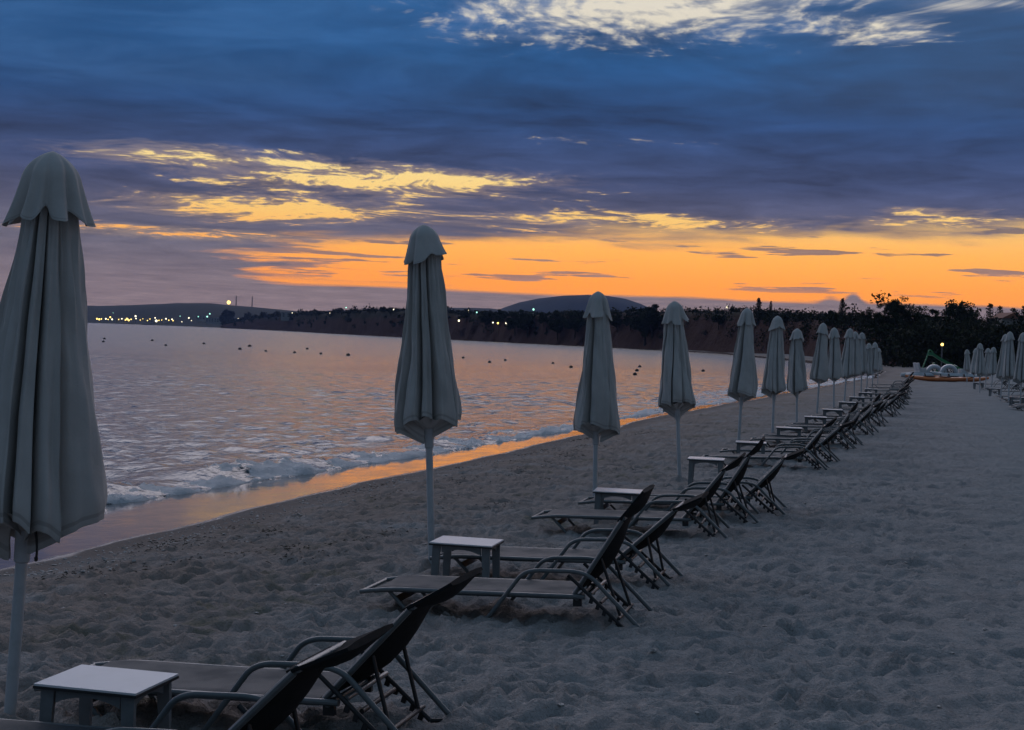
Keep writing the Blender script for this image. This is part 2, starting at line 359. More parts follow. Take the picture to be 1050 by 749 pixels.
def build_sea():
    s = grade((-1.0, 3.2, .05, .045), (3.2, 12, .045, .08), (12, 60, .08, .4), (60, 600, .4, 6), (600, 3900, 6, 200))
    y = grade((-300, 6, 30, .2), (6, 30, .07, .16), (30, 120, .16, .7), (120, 700, .7, 7), (700, 4200, 7, 200))
    S, Y = np.meshgrid(s, y); X = shore(np.minimum(Y, 125.0))-S
    d = S-foot(Y)
    shoal = sand_height(-S, Y)
    lvl = np.where(d > 0, shoal+(SEA-shoal)*smooth(d, 0, 1.6), shoal-0.05-0.5*np.minimum(-d, 1)); lvl = np.where(S > 6, SEA, lvl)
    A = np.interp(Y, [6, 16, 24, 31, 40, 60, 120], [.21, .22, .18, .13, .10, .07, .08])*(1+0.35*vnoise(Y*0.55, Y*0, 33)+0.2*vnoise(Y*1.7, Y*0, 34))
    crest = smooth(d, -.05, .95)**.8*np.exp(-np.maximum(d-.95, 0)**2*1.1)
    d2 = d-3.0-0.5*vnoise(Y*.35, Y*0, 37); swell = np.exp(-np.where(d2 < 0, d2*d2*2.2, d2*d2*0.5))
    Z = lvl+A*crest+A*0.42*swell*np.interp(Y, [10, 20, 40, 70], [.6, 1, .9, .5])
    dX = np.gradient(X, axis=1); dYy = np.gradient(Y, axis=0); cell = np.maximum(np.abs(dX), np.abs(dYy)*0.6)
    rng = np.random.default_rng(3); act = smooth(d, .6, 3.0)*smooth(S, 700, 200)
    gust = 0.75+0.45*vnoise(X*.03, Y*.03, 41)+0.25*vnoise(X*.11, Y*.09, 42)
    for k in range(34):
        lam = 0.26*(8.0 ** rng.random()); th = math.pi+rng.normal(0, 0.75); kk = 2*math.pi/lam; ph = rng.random()*6.28
        amp = 0.0074*lam**0.85*rng.uniform(.6, 1.2)
        wob = vnoise(X/lam*.25, Y/lam*.25, 50+k)*2.2
        w = np.sin(kk*(X*math.cos(th)+Y*math.sin(th))+ph+wob)
        Z += amp*act*gust*(w+0.25*np.cos(2*(kk*(X*math.cos(th)+Y*math.sin(th))+ph+wob)))*smooth(cell, lam*.45, lam*.2)
    churn = smooth(d, -.02, .1)*smooth(d, 1.35, .55)
    lace = fbm(X*2.2, Y*1.7, 60, 4, .6)
    front = smooth(d, -.05, .03)*smooth(d, .62+.22*lace, .34)
    foam = np.clip(front*(.80+.35*lace)+churn*(0.10+0.75*lace)+smooth(d, 1.9, .8)*smooth(d, .5, .9)*smooth(lace, .35, .7)*.5, 0, 1)*smooth(Y, 150, 120)
    far_break = smooth(Y, 52, 62)*smooth(Y, 135, 110)*smooth(d, 0, .1)*smooth(d, 5.5, 2.0)*(0.55+.6*lace); foam = np.clip(foam+np.maximum(far_break, 0), 0, 1)
    streak = smooth(vnoise(Y*.13, S*.1, 71), .05, .35)*np.exp(-((d-2.7)/.16)**2)*smooth(Y, 36, 44)*smooth(lace, -.3, .2); foam = np.clip(foam+streak*.8, 0, 1)
    Z += foam*smooth(cell, .5, .2)*(0.065*np.abs(fbm(X*3.0, Y*2.0, 61, 4, .62))+0.0)*smooth(d, -.02, .12)
    m = bpy.data.materials.new('sea water'); m.use_nodes = True; t = Tree(m.node_tree)
    Fm = E(t, t.node('ShaderNodeAttribute', attribute_name='foam').outputs['Fac'])
    co = E(t, t.node('ShaderNodeTexCoord').outputs['Object'])
    w = t.node('ShaderNodeBsdfPrincipled'); t.put(w.inputs['Base Color'], (.012, .030, .036)); t.put(w.inputs['Roughness'], E(t, t.node('ShaderNodeAttribute', attribute_name='unresolved').outputs['Fac'])*0.13+0.11); w.inputs['IOR'].default_value = 1.33
    b = t.node('ShaderNodeBump'); b.inputs['Distance'].default_value = 1.0
    mp = t.node('ShaderNodeMapping'); mp.inputs['Scale'].default_value = (1.6, 1.0, 1.0); t.nt.links.new(co.s, mp.inputs[0]); mc = E(t, mp.outputs[0])
    t.put(b.inputs['Height'], t.noise(mc, 1.1, 3, .55, .5)*0.095+t.noise(mc, 5.5, 4, .6)*0.018); t.nt.links.new(b.outputs[0], w.inputs['Normal'])
    fo = t.node('ShaderNodeBsdfPrincipled'); t.put(fo.inputs['Base Color'], (.72, .75, .78)); fo.inputs['Roughness'].default_value = .7
    fb = t.node('ShaderNodeBump'); fb.inputs['Distance'].default_value = .12; t.put(fb.inputs['Height'], t.noise(co, 9, 6, .75)); t.nt.links.new(fb.outputs[0], fo.inputs['Normal'])
    mask = t.step(Fm+(t.noise(co, 6.5, 6, .74)-0.5)*2.1, .36, .62)*t.step(Fm, .03, .2)
    ms = t.node('ShaderNodeMixShader'); t.put(ms.inputs[0], mask); t.nt.links.new(w.outputs[0], ms.inputs[1]); t.nt.links.new(fo.outputs[0], ms.inputs[2])
    out = t.node('ShaderNodeOutputMaterial'); t.nt.links.new(ms.outputs[0], out.inputs[0])
    o = sheet('sea', X, Y, Z, m, attrs=dict(foam=foam, unresolved=smooth(np.log(cell), np.log(.1), np.log(12.)))); tag(o, kind='structure'); return o

# ------------------------------------------------------------------ sun loungers
def lounger_parts(root, back_deg, flap_deg, detail=True):
    n = 10 if detail else 6
    W = 0.29
    fr = MB()                                             # bed frame: two rails, foot bar, cross bars
    for s in (-1, 1):
        fr.tube(bend([(-.11, s*W*.98, .196), (.12, s*W, .224), (.75, s*W, .216), (1.56, s*W, .212)], .2), .017, n, 1.25)
    fr.tube([(-.10, -W, .197), (-.10, W, .197)], .015, n)
    fr.tube([(.78, -W, .203), (.78, W, .203)], .013, n); fr.tube([(1.50, -W, .20), (1.50, W, .20)], .015, n)
    fr.build('frame', M['frame'], root)
    sl = MB()                                             # sling stretched over the rails, sagging a little
    us = [.0, .06, .15, .35, .6, .9, 1.2, 1.46]; vs = [-.30, -.27, -.2, -.1, 0, .1, .2, .27, .30]
    top = []
    for u in us:
        for v in vs:
            e = abs(v)/.30; z = .243-.012*(1-e**2)-.012*(max(0, .1-u)/.1)-.012*(e > .95); top.append((u, v, z-.008*(u > .5)))
    bot = [(u, v, z-.007-.020*(abs(v) > .28)) for u, v, z in top]
    nv = len(vs); N = len(top); fs = []
    for i in range(len(us)-1):
        for j in range(nv-1):
            a = i*nv+j; fs += [(a, a+1, a+nv+1, a+nv), (N+a, N+a+nv, N+a+nv+1, N+a+1)]
        for j in (0, nv-1):
            a = i*nv+j; fs.append((a, a+nv, N+a+nv, N+a))
    for j in range(nv-1):
        for i in (0, len(us)-1):
            a = i*nv+j; fs.append((a, a+1, N+a+1, N+a))
    sl.add(top+bot, fs); sl.build('seat_sling', M['sling'], root)
    for s in (-1, 1):                                     # splayed legs under the foot end
        MB().tube(bend([(.10, s*(W-.02), .212), (.27, s*(W-.025), .03), (.30, s*(W-.025), -.02)], .03), .0145, n).build('leg', M['frame'], root)
    MB().box((.165, 0, .145), (.014, 2*W-.05, .05), Matrix.Rotation(R(-38), 3, 'Y')).build('leg_brace', M['black'], root)
    for s in (-1, 1):                                     # arm rest and its two legs in one bent tube
        y = s*(W+.035)
        MB().tube(bend([(.80, y, -.03), (1.11, y, .365), (1.19, y, .394), (1.48, y, .398), (1.60, y, .372), (1.99, y, -.03)], .09), .0155, n).build('arm_frame', M['frame'], root)
        y2 = s*(W+.004); rb = MB(); a, b = Vector((1.44, y2, .365)), Vector((1.84, y2, .0)); rb.tube([a, b], .013, n); rb.tube([b, (1.96, y2+s*.02, .005)], .012, n)
        d = (b-a).normalized(); nrm = Vector((d.z, 0, -d.x))
        for k in range(5):
            p = a+d*(.24+.062*k); rb.box(p-nrm*.0+Vector((-.012, 0, -.016)), (.026, .022, .034), Matrix.Rotation(R(18), 3, 'Y'))
        rb.build('ratchet_bar', M['black'], root)
        MB().box((1.50, s*(W-.03), .185), (.06, .03, .085)).build('hinge_cap', M['black'], root)
    MB().tube([(1.60, -W, .235), (1.60, W, .235)], .014, n).build('stretcher', M['frame'], root)
    a = R(back_deg); h = Vector((1.47, 0, .215)); up = Vector((math.cos(a), 0, math.sin(a))); nr = Vector((-math.sin(a), 0, math.cos(a)))
    bf = MB()
    for s in (-1, 1): bf.tube([h+Vector((0, s*.262, 0)), h+up*.64+Vector((0, s*.262, 0))], .017, n, 1.2)
    bf.tube([h+up*.66+Vector((0, -.262, 0)), h+up*.66+Vector((0, .262, 0))], .016, n); bf.tube([h+up*.30+Vector((0, -.262, 0)), h+up*.30+Vector((0, .262, 0))], .012, n)
    bf.build('back_frame', M['frame'], root)
    def slab(name, o, ax, nx, L, w, th, mat, bow, par):
        mb = MB(); k = 7; ring = []
        for i in range(k+1):
            t = i/k
            for j in range(7):
                v = (j/6-.5)*2; q = o+ax*(L*t)+Vector((0, v*w, 0))+nx*(bow*(1-v*v)*math.sin(math.pi*t)); e = (1-.5*max(0, abs(v)-.6)/.4)
                ring.append((q, e))
        T = [q+nx*th*.5*e for q, e in ring]; B = [q-nx*th*.5*e for q, e in ring]; N = len(T); fs = []
        for i in range(k):
            for j in range(6):
                a_ = i*7+j; fs += [(a_, a_+1, a_+8, a_+7), (N+a_, N+a_+7, N+a_+8, N+a_+1)]
            for j in (0, 6):
                a_ = i*7+j; fs.append((a_, a_+7, N+a_+7, N+a_))
        for j in range(6):
            for i in (0, k):
                a_ = i*7+j; fs.append((a_, a_+1, N+a_+1, N+a_))
        mb.add(T+B, fs); return mb.build(name, mat, par)
    slab('backrest', h+nr*.004, up, nr, .66, .272, .012, M['mesh'], -.085, root)
    b = R(flap_deg); up2 = Vector((math.cos(b), 0, math.sin(b))); nr2 = Vector((-math.sin(b), 0, math.cos(b)))
    slab('headrest', h+up*.62+nr*.018, up2, nr2, .28, .27, .030, M['mesh'], -.045, root)
    pr = MB(); g = h+up*.34                               # prop that drops from the back to a notch
    for s in (-1, 1): pr.tube([g+Vector((0, s*.22, 0)), (1.80, s*.22, .07)], .011, n)
    pr.tube([(1.80, -.30, .07), (1.80, .30, .07)], .012, n); pr.tube([(1.66, -.24, .165), (1.66, .24, .165)], .013, n)
    pr.build('back_prop', M['black'], root)
protos = {}
def lounger(pos, ang, back, flap, label, group, detail=True):
    key = (back, flap, detail); x, y = pos; rot = (0, R(-2.4), R(ang))
    c, s = math.cos(R(ang)), math.sin(R(ang)); loc = (x-1.97*c, y-1.97*s, -0.095)      # pos = middle of its rear feet
    if key not in protos:
        o = empty('sun_lounger', loc, rot); lounger_parts(o, back, flap, detail); protos[key] = o
    else:
        o = copy_tree(protos[key]); o.location = loc; o.rotation_euler = rot
    tag(o, label, 'sun lounger', group); return o

# ------------------------------------------------------------------ side tables
def table(pos, ang, label, group):
    if 'table' not in protos:
        o = empty('side_table', (0, 0, 0)); protos['table'] = o
        tp = MB(); tp.box((0, 0, .348), (.52, .43, .010)); tp.build('table_top', M['top'], o)
        ed = MB(); ed.box((0, 0, .336), (.526, .436, .0128)); ed.build('edge_band', M['edge'], o)
        for sx in (-1, 1):
            for sy in (-1, 1):
                lg = MB(); x, y = sx*.205, sy*.175
                lg.add([(x-.034, y-.012, .329), (x+.034, y-.012, .329), (x+.034, y+.012, .329), (x-.034, y+.012, .329),
                        (x-.026+sx*.012, y-.012+sy*.01, -.03), (x+.026+sx*.012, y-.012+sy*.01, -.03), (x+.026+sx*.012, y+.012+sy*.01, -.03), (x-.026+sx*.012, y+.012+sy*.01, -.03)],
                       [(0, 1, 2, 3), (7, 6, 5, 4), (0, 4, 5, 1), (1, 5, 6, 2), (2, 6, 7, 3), (3, 7, 4, 0)])
                lg.build('leg', M['board'], o, 0)
        for sx, sy in ((0, -1), (0, 1), (-1, 0), (1, 0)):
            ap = MB(); L = .33 if sx == 0 else .29; k = 10; vs = []; fs = []      # apron with an arched lower edge
            for i in range(k+1):
                t = i/k*2-1; q = t*L/2; z = .329-.028-.035*t*t
                for zz in (.3285, z):
                    for th in (-.007, .007):
                        vs.append((q, sy*.175+th, zz) if sx == 0 else (sx*.212+th, q, zz))
            for i in range(k):
                a = i*4; fs += [(a, a+4, a+5, a+1), (a+2, a+3, a+7, a+6), (a, a+2, a+6, a+4), (a+1, a+5, a+7, a+3)]
            fs += [(0, 1, 3, 2), (k*4, k*4+2, k*4+3, k*4+1)]
            ap.add(vs, fs); ap.build('apron', M['board'], o, 0)
    else: o = copy_tree(protos['table'])
    o.location = (pos[0], pos[1], float(sand_height(pos[0]-shore(pos[1]), pos[1]))+.014); o.rotation_euler = (0, 0, R(ang)); tag(o, label, 'side table', group); return o

# ------------------------------------------------------------------ closed parasols
def cloth_shell(name, rfun, zfun, nt, na, thick, mat, parent, thf=None):
    """thin draped cloth: outside and inside surface joined at both rims; t runs 0 (hem) to 1 (top)"""
    th = np.linspace(0, 2*math.pi, na, endpoint=False); t = np.unique(np.concatenate([np.linspace(0, 1, nt), [.019, .021, .033, .035]])) if nt > 20 else np.linspace(0, 1, nt); nt = len(t)
    TH, T = np.meshgrid(th, t); Rr = rfun(TH, T); Z = zfun(TH, T); TH = TH if thf is None else thf(T)
    out = np.stack([Rr*np.cos(TH), Rr*np.sin(TH), Z], -1); ri = np.maximum(Rr-thick, .002); inn = np.stack([ri*np.cos(TH), ri*np.sin(TH), Z], -1)
    V = np.concatenate([out.reshape(-1, 3), inn.reshape(-1, 3)]); N = nt*na; fs = []
    for i in range(nt-1):
        for j in range(na):
            a, b = i*na+j, i*na+(j+1) % na; fs += [(a, b, b+na, a+na), (N+a, N+a+na, N+b+na, N+b)]
    for j in range(na):
        a, b = j, (j+1) % na; fs.append((a, N+a, N+b, b)); a += (nt-1)*na; b += (nt-1)*na; fs.append((a, b, N+b, N+a))
    mb = MB(); mb.v = [tuple(p) for p in V]; mb.f = fs; me = mb.mesh(name, 55)
    if len(me.vertices) == 2*N:                            # line of stitching above the hem
        hem_ = np.where((T > .02) & (T < .034), .45, np.where(T < .018, .25, 0.0)); st = me.attributes.new('stitch', 'FLOAT', 'POINT'); st.data.foreach_set('value', np.concatenate([hem_.ravel()]*2).astype(np.float32))
    return link(name, me, mat, parent)
def parasol(base, H, hem, cap, rb, rn, rc, lean, label, group, seed, detail=2, cord=False):
    """hem, cap: heights of the canopy hem and of the cap's rim as fractions of H"""
    rng = np.random.default_rng(seed)
    o = empty('closed_parasol', (base[0], base[1], base[2]), (0, 0, 0)); tag(o, label, 'parasol', group)
    ax = Vector((math.cos(YAW), math.sin(YAW), 0)); fw = Vector((-math.sin(YAW), math.cos(YAW), 0))
    o.rotation_euler = (Matrix.Rotation(R(lean), 3, fw) @ Matrix.Rotation(rng.uniform(0, 6.28), 3, 'Z')).to_euler()
    na, nt = ((264, 46), (168, 30), (72, 14))[2-detail]
    P = MB(); P.lathe([(.031, -.3), (.031, hem*H-.10), (.029, hem*H-.095), (.029, cap*H+.05)], 20 if detail else 10); P.build('pole', M['pole'], o)
    if detail:
        P = MB(); P.lathe([(.034, hem*H-.20), (.040, hem*H-.195), (.043, hem*H-.04), (.052, hem*H-.02), (.052, hem*H+.06)], 24); P.build('collar', M['pole'], o)
    # eight panels wrapped round the pole: each is a flap whose free edge laps over the next one
    k = 8; wd = rng.uniform(.4, 2.0, k); cuts = np.concatenate([[0], np.cumsum(wd)/wd.sum()])*2*math.pi
    ctrl = np.array([(0, -1.05), (.09, -.72), (.21, -.22), (.36, .03), (.55, .10), (.85, .10), (1.08, .13), (1.19, .17), (1.215, .12), (1.17, .02), (1.08, -.25), (1.0, -.75)])
    sub = (5, 4, 2)[2-detail]; sec = []
    for i in range(k):
        lap, dp = rng.uniform(-.35, 1.0), rng.uniform(.7, 1.35); Q = ctrl.copy(); Q[:, 0] = np.where(Q[:, 0] > 1, 1+(Q[:, 0]-1)*lap, Q[:, 0]); Q[:, 1] *= dp; Q[3:6, 1] += rng.normal(0, .035, 3)
        nx = np.array([1.0, -1.05]); P4 = np.vstack([Q, nx])
        for j in range(len(Q)):
            p0, p1, p2, p3 = P4[max(j-1, 0)], P4[j], P4[j+1], P4[min(j+2, len(P4)-1)]
            for q in range(sub):
                u = q/sub; pt = .5*((2*p1)+(p2-p0)*u+(2*p0-5*p1+4*p2-p3)*u*u+(3*p1-p0-3*p2+p3)*u**3)
                sec.append((cuts[i]+pt[0]*(cuts[i+1]-cuts[i]), pt[1], i, min(max(pt[0], 0), 1)))
    sec = np.array(sec); A, RHO, PI_, S_ = sec.T; drop = rng.uniform(-.10, .07, k+1); drop[k] = drop[0]; ph = rng.uniform(0, 6.28, 6); tw = rng.uniform(-.5, .5)
    dro = drop[PI_.astype(int)]*(1-S_)+drop[PI_.astype(int)+1]*S_
    z0, z1 = hem*H, cap*H+.06
    def thf(T): return A[None, :]+tw*(1-T)*.5+.035*np.sin(T*4+ph[0]+A[None, :]*2)*(T*(1-T)*4)
    def rfun(TH, T):
        body = (rn+(rb-rn)*(1-T)**1.05)*(1-.05*smooth(T, .06, 0))*(1+.09*np.sin(A[None, :]+ph[1]+T*1.5)+.06*np.sin(2*A[None, :]+ph[4]+T*6)*(1-T)+.035*np.sin(T*9+ph[0]+A[None, :]*3))
        dep = .062+.165*(1-T)**.85*(rb/.30)
        w = .008*np.sin(A[None, :]*23+ph[2]+5*T)*(.4+.6*T)+.003*np.sin(A[None, :]*41+ph[3]-7*T)+.005*np.sin(A[None, :]*9+T*21+ph[5])
        return np.maximum(body+dep*(RHO[None, :]-.02)+w, .050)
    def zfun(TH, T): return z0+(z1-z0)*T+(dro[None, :]-.10*np.clip(-RHO[None, :], 0, 1)+.03*np.sin(S_*math.pi)[None, :])*(1-T)**2.5
    can = cloth_shell('canopy', rfun, zfun, nt, len(A), .005, M['canvas'], o, thf)
    # gathered cloth closing the hem from inside
    def rin(TH, T): return (.05+(rb*.74-.05)*T)+.012*np.sin(TH*8+ph[1])*T
    def zin(TH, T): return z0+.02-.05*(1-T)+.05*T+.02*np.sin(TH*8+ph[2])*T
    cloth_shell('canopy_lining', rin, zin, 6, na//3, .005, M['canvas'], o)
    # ruffled vent cap
    q = rng.uniform(0, 6.28, 4); lobes = int(rng.choice([4, 5, 6])); hc = (1-cap)*H
    pin = np.cumsum(rng.uniform(.6, 1.4, lobes)); pin = pin/pin[-1]*2*math.pi+q[0]; pw = rng.uniform(.10, .24, lobes); pd = rng.uniform(.35, 1.35, lobes)
    def pinch(TH):
        g = 0
        for p, w, d_ in zip(pin, pw, pd): g = g+d_*np.exp(-((((TH-p+math.pi) % (2*math.pi))-math.pi)/w)**2)
        return g
    def rcap(TH, T):
        e = 1-T; prof = rc*(.46*np.sin(np.clip(e*2.2, 0, 1)*math.pi*.5)**.8+.46*e**1.2+.06*e**6)
        return np.maximum(prof*(1-.40*pinch(TH)*e**.8+(.06*np.sin(TH*lobes*2+q[1])+.03*np.sin(TH*13+q[3]+e*3)+.05*np.sin(TH*2+q[2]))*e**1.3), .004)
    def zcap(TH, T):
        e = 1-T; return H-hc*(e**1.2)*(1-.0*e)+(.095*pinch(TH)-.030+.030*np.sin(TH+q[0])+.022*np.sin(TH*2+q[3]))*e**2.4
    cloth_shell('vent_cap', rcap, zcap, max(8, nt*2//3), na*2//3, .006, M['canvas'], o)
    if cord:
        c = MB(); p0 = Vector((.17, .10, hem*H+.03)); inv = o.rotation_euler.to_matrix().inverted(); dr = inv @ Vector((ax*.085-fw*.1)); b0 = Vector((dr.x, dr.y, hem*H+.0))
        sd = inv @ ax
        pts = [b0+sd*(.03*math.sin(z*9)-.05*z*z*8)+Vector((0, 0, -z)) for z in np.linspace(-.05, .16, 12)]
        c.tube(pts, .0065, 8); cc = c.build('tie_cord', M['black'], o)
        kn = MB(); kn.lathe([(.004, -.014), (.010, -.008), (.010, .008), (.004, .014)], 10, c=tuple(pts[-1])); kn.build('cord_toggle', M['black'], cc)
    return o

# ------------------------------------------------------------------ the left row, group by group
ORD = ['first', 'second', 'third', 'fourth', 'fifth', 'sixth', 'seventh', 'eighth', 'ninth', 'tenth', 'eleventh', 'twelfth', 'thirteenth', 'fourteenth', 'fifteenth', 'sixteenth', 'seventeenth', 'eighteenth']
GU, GL, GT = 'closed parasols along the shore row', 'sun loungers along the shore row', 'side tables along the shore row'
near_u = [((10, 735), (58, 157), .343, .885, .355, .118, .232, 'big closed grey parasol at the left edge with a tie cord hanging below'),
          ((443, 583), (435, 231), .418, .905, .268, .118, .205, 'closed grey parasol leaning left beside the second white-topped table'),
          ((610, 514), (613, 299), .345, .885, .262, .118, .200, 'upright closed grey parasol in front of the dark headland cliff'),
          ((697, 493), (691, 309), .412, .890, .262, .118, .200, 'closed grey parasol third behind the big left one, narrow and leaning left'),
          ((757, 459), (766, 316), .375, .890, .264, .118, .196, 'closed grey parasol leaning right, fifth along the shore row'),
          ((792, 446), (797, 324), .360, .890, .264, .118, .196, 'closed grey parasol, sixth along the shore row, half hiding a shorter one'),
          ((817, 437), (817, 337), .370, .890, .264, .118, .196, 'shorter closed grey parasol, seventh along the shore row')]
MOUNDS = [(*ground_at(*q[0], -.06)[:2], .06, .12) for q in near_u]
for i, (b, a, hem, cap, rb, rn, rc, lab) in enumerate(near_u):
    g = ground_at(*b, -.06); dist = float((g-CAM) @ _f); H = math.hypot(a[0]-b[0], a[1]-b[1])*dist/FPX
    lean = math.degrees(math.atan2(a[0]-b[0], b[1]-a[1]))-2.0
    parasol(g, H, hem, cap, rb, rn, rc, lean, lab, GU, 11+i, 2 if i < 2 else 1, cord=(i == 0))
def on_column(px, Y):
    """ground point at world Y that lies in the direction of photo column px"""
    d = _f0*FPX+_r0*(px-PW/2); return np.array([d[0]*Y/d[1], Y, 0.0])
far_u = [(839.5, 46.0, 331, 'with a pointed cap'), (856.5, 50.0, 336, 'with a broad cap'), (867, 55.5, 336.5, 'slim and upright'), (877, 60.5, 340, 'close beside its taller neighbour'), (884, 65.5, 341, 'in the crowded far part'), (889.5, 73.0, 352, 'small and crowded by others'), (895, 80.0, 351, 'small in the distance'), (900.5, 92.0, 357, 'last and smallest')]
for i, (px, Y, ytop, what) in enumerate(far_u):
    g = on_column(px, Y); dist = float((g-CAM) @ _f); yb = PH/2-FPX*float((g-CAM) @ _u)/dist; H = (yb-ytop)*dist/FPX
    parasol(g, H, .37, .885, .258, .118, .195, random.Random(i).uniform(-2.6, 2.6), 'closed grey parasol %s, %s along the shore row' % (what, ORD[i+7]), GU, 31+i, 0)
tabs = [(-3.69, 6.24, 2), (-3.57, 11.56, 3), (-3.26, 16.22, 6), (-3.02, 21.4, 5), (-2.85, 25.55, 6), (-2.66, 30.65, 6), (-2.5, 35.9, 7), (-2.38, 40.5, 7), (-2.3, 46.5, 6), (-2.25, 51.9, 7), (-2.2, 57.7, 6), (-2.2, 63.7, 7)]
for i, (x, y, a) in enumerate(tabs):
    lab = ('low white-topped side table at the foot of the big left parasol', 'low white-topped side table beside the pole of the second parasol')[i] if i < 2 else 'low white-topped side table, %s from the camera in the shore row' % ORD[i]
    table((x, y), a, lab, GT)
rows = [(-2.31, 5.66, 1, 43, 22), (-2.28, 7.0, 1, 46, 29), (-1.84, 10.45, 2, 57, 50), (-1.90, 12.2, 2, 41, 24), (-1.86, 15.4, 3, 50, 36), (-1.74, 17.05, 3, 56, 48), (-1.52, 17.95, 3, 45, 22),
        (-1.46, 24.7, 3, 50, 35), (-1.37, 26.4, 3, 41, 20), (-1.26, 30.0, 3, 55, 50), (-1.16, 31.3, 3, 50, 35), (-1.08, 35.2, 3, 45, 28), (-1.02, 36.6, 3, 55, 50), (-.95, 39.8, 3, 50, 35), (-.9, 41.2, 3, 45, 28),
        (-.76, 45.8, 3, 41, 20), (-.7, 47.2, 3, 50, 35), (-.66, 51.2, 3, 45, 28), (-.62, 52.6, 3, 50, 35), (-.6, 57, 3, 55, 50), (-.58, 58.4, 3, 50, 35), (-.6, 63, 3, 50, 35), (-.6, 64.4, 3, 45, 28), (-.6, 69, 3, 50, 35), (-.6, 74, 3, 55, 50), (-.7, 80, 3, 50, 35)]
special = {0: 'dark sun lounger cut off by the bottom left edge, nearest the camera', 1: 'dark sun lounger behind the nearest one, beyond the white-topped table', 2: 'sun lounger with steeply raised back in front of the second parasol', 3: 'sun lounger behind the steep-backed one, its back lower and headrest folded flat'}
for i, (x, y, a, bk, fl) in enumerate(rows):
    how = 'steeply raised back' if bk >= 55 else 'half raised back' if bk >= 48 else 'low reclined back'
    lounger((x, y), a, bk, fl, special.get(i, 'grey sun lounger with %s, %s from the camera along the shore row' % (how, ORD[i] if i < 18 else ['nineteenth', 'twentieth', 'twenty-first', 'twenty-second', 'twenty-third', 'twenty-fourth', 'twenty-fifth', 'twenty-sixth'][i-18])), GL, True)

# ------------------------------------------------------------------ the inland row, on the right
GU2, GL2, GT2 = 'closed parasols along the inland row', 'sun loungers along the inland row', 'side tables along the inland row'
right_u = [(1047.5, 58, 341, 'cut by the right edge of the view'), (1035.5, 63, 340, 'tall, left of the one at the right edge'), (1027, 65, 342.5, 'just left of the tall pair'), (1017.5, 84, 356, 'low in a pair of close neighbours'), (1011, 86, 357, 'left one of a pair of close neighbours'), (1005.5, 78, 352, 'standing taller than those around it'), (998.5, 92, 357, 'near the far end of the row'), (992, 100, 358.5, 'farthest, by the pedal boats')]
for i, (px, Y, ytop, what) in enumerate(right_u):
    g = on_column(px, Y); dist = float((g-CAM) @ _f); yb = PH/2-FPX*float((g-CAM) @ _u)/dist; H = (yb-ytop)*dist/FPX
    parasol(g, H, .37, .885, .258, .118, .195, random.Random(50+i).uniform(-2.4, 2.4), 'closed grey parasol of the inland row, %s' % what, GU2, 61+i, 0)
for i, (px, Y) in enumerate(((1036, 55.5), (1040, 57.5), (1030, 61), (1026, 64), (1020, 68), (1014, 76), (1008, 82), (1000, 92))):
    g = on_column(px, Y); lounger((g[0]+2.1, g[1]+.4), 12, 45, 28, 'dark sun lounger facing the path, %s from the right edge in the inland row' % ORD[i], GL2, True)
for i, (px, Y) in enumerate(((1044, 59), (1021, 72), (1004, 84))):
    g = on_column(px, Y); table((g[0], g[1]), 8, 'low white-topped table of the inland row, %s from the right edge' % ORD[i], GT2)

for x, y, a, bk, fl in rows[:9]:
    c, q = math.cos(R(a)), math.sin(R(a))
    for u in (.30, .82, 1.97):
        for w in (-.31, .31): MOUNDS.append((x+(u-1.97)*c-w*q, y+(u-1.97)*q+w*c, .035, .085))
build_beach(); build_sea()

# ------------------------------------------------------------------ buoys
bu = [(106, 351), (107, 348), (156, 349.7), (170, 354.7), (209, 353), (246, 358.6), (256, 355.6), (272.5, 360.6), (302, 362), (315, 358.3), (329, 363.3), (357, 364.8), (463, 371), (475, 367.5), (502, 372), (518, 370), (567, 373), (585.5, 377), (653, 380.5), (656, 376.6), (651, 384.5), (721, 381)]
places = ['beside the left parasol, lower of two', 'beside the left parasol, upper of two', 'right of the leftmost pair', 'lower one of the third and fourth', 'alone below the bright mast light', 'large one in the outer line', 'small one just right of the large one', 'below the small pair', 'midway between left parasol and second parasol', 'upper one left of the second parasol', 'small lower one left of the second parasol', 'largest one just left of the second parasol',
          'just right of the second parasol', 'upper one right of the second parasol', 'third one right of the second parasol', 'fourth one right of the second parasol', 'small one left of the cliff parasol', 'nearest left of the cliff parasol', 'middle of three right of the cliff parasol', 'top of three right of the cliff parasol', 'bottom of three right of the cliff parasol', 'alone left of the fifth parasol']
bproto = None
for (x, y), pl in zip(bu, places):
    g = ground_at(x, y, SEA); d = float((g-CAM) @ _f); k = max(.16, 3.0*d/FPX*.5)*(1.25 if 'large' in pl else .9 if 'small' in pl else 1)
    if bproto is None:
        o = empty('buoy', g); bproto = o
        MB().lathe([(.05, -.6), (.55, -.5), (.92, -.1), (1.0, .25), (.9, .6), (.6, .9), (.22, 1.02)], 14).build('float', M['buoy'], o)
        MB().tube([(-.2, 0, 1.0), (-.14, 0, 1.22), (.14, 0, 1.22), (.2, 0, 1.0)], .06, 6).build('lifting_eye', M['buoy'], o)
    else: o = copy_tree(bproto)
    o.location = g; o.scale = (k, k, k); tag(o, 'round black buoy floating on the bay, %s' % pl, 'buoy', 'buoys floating in the bay')

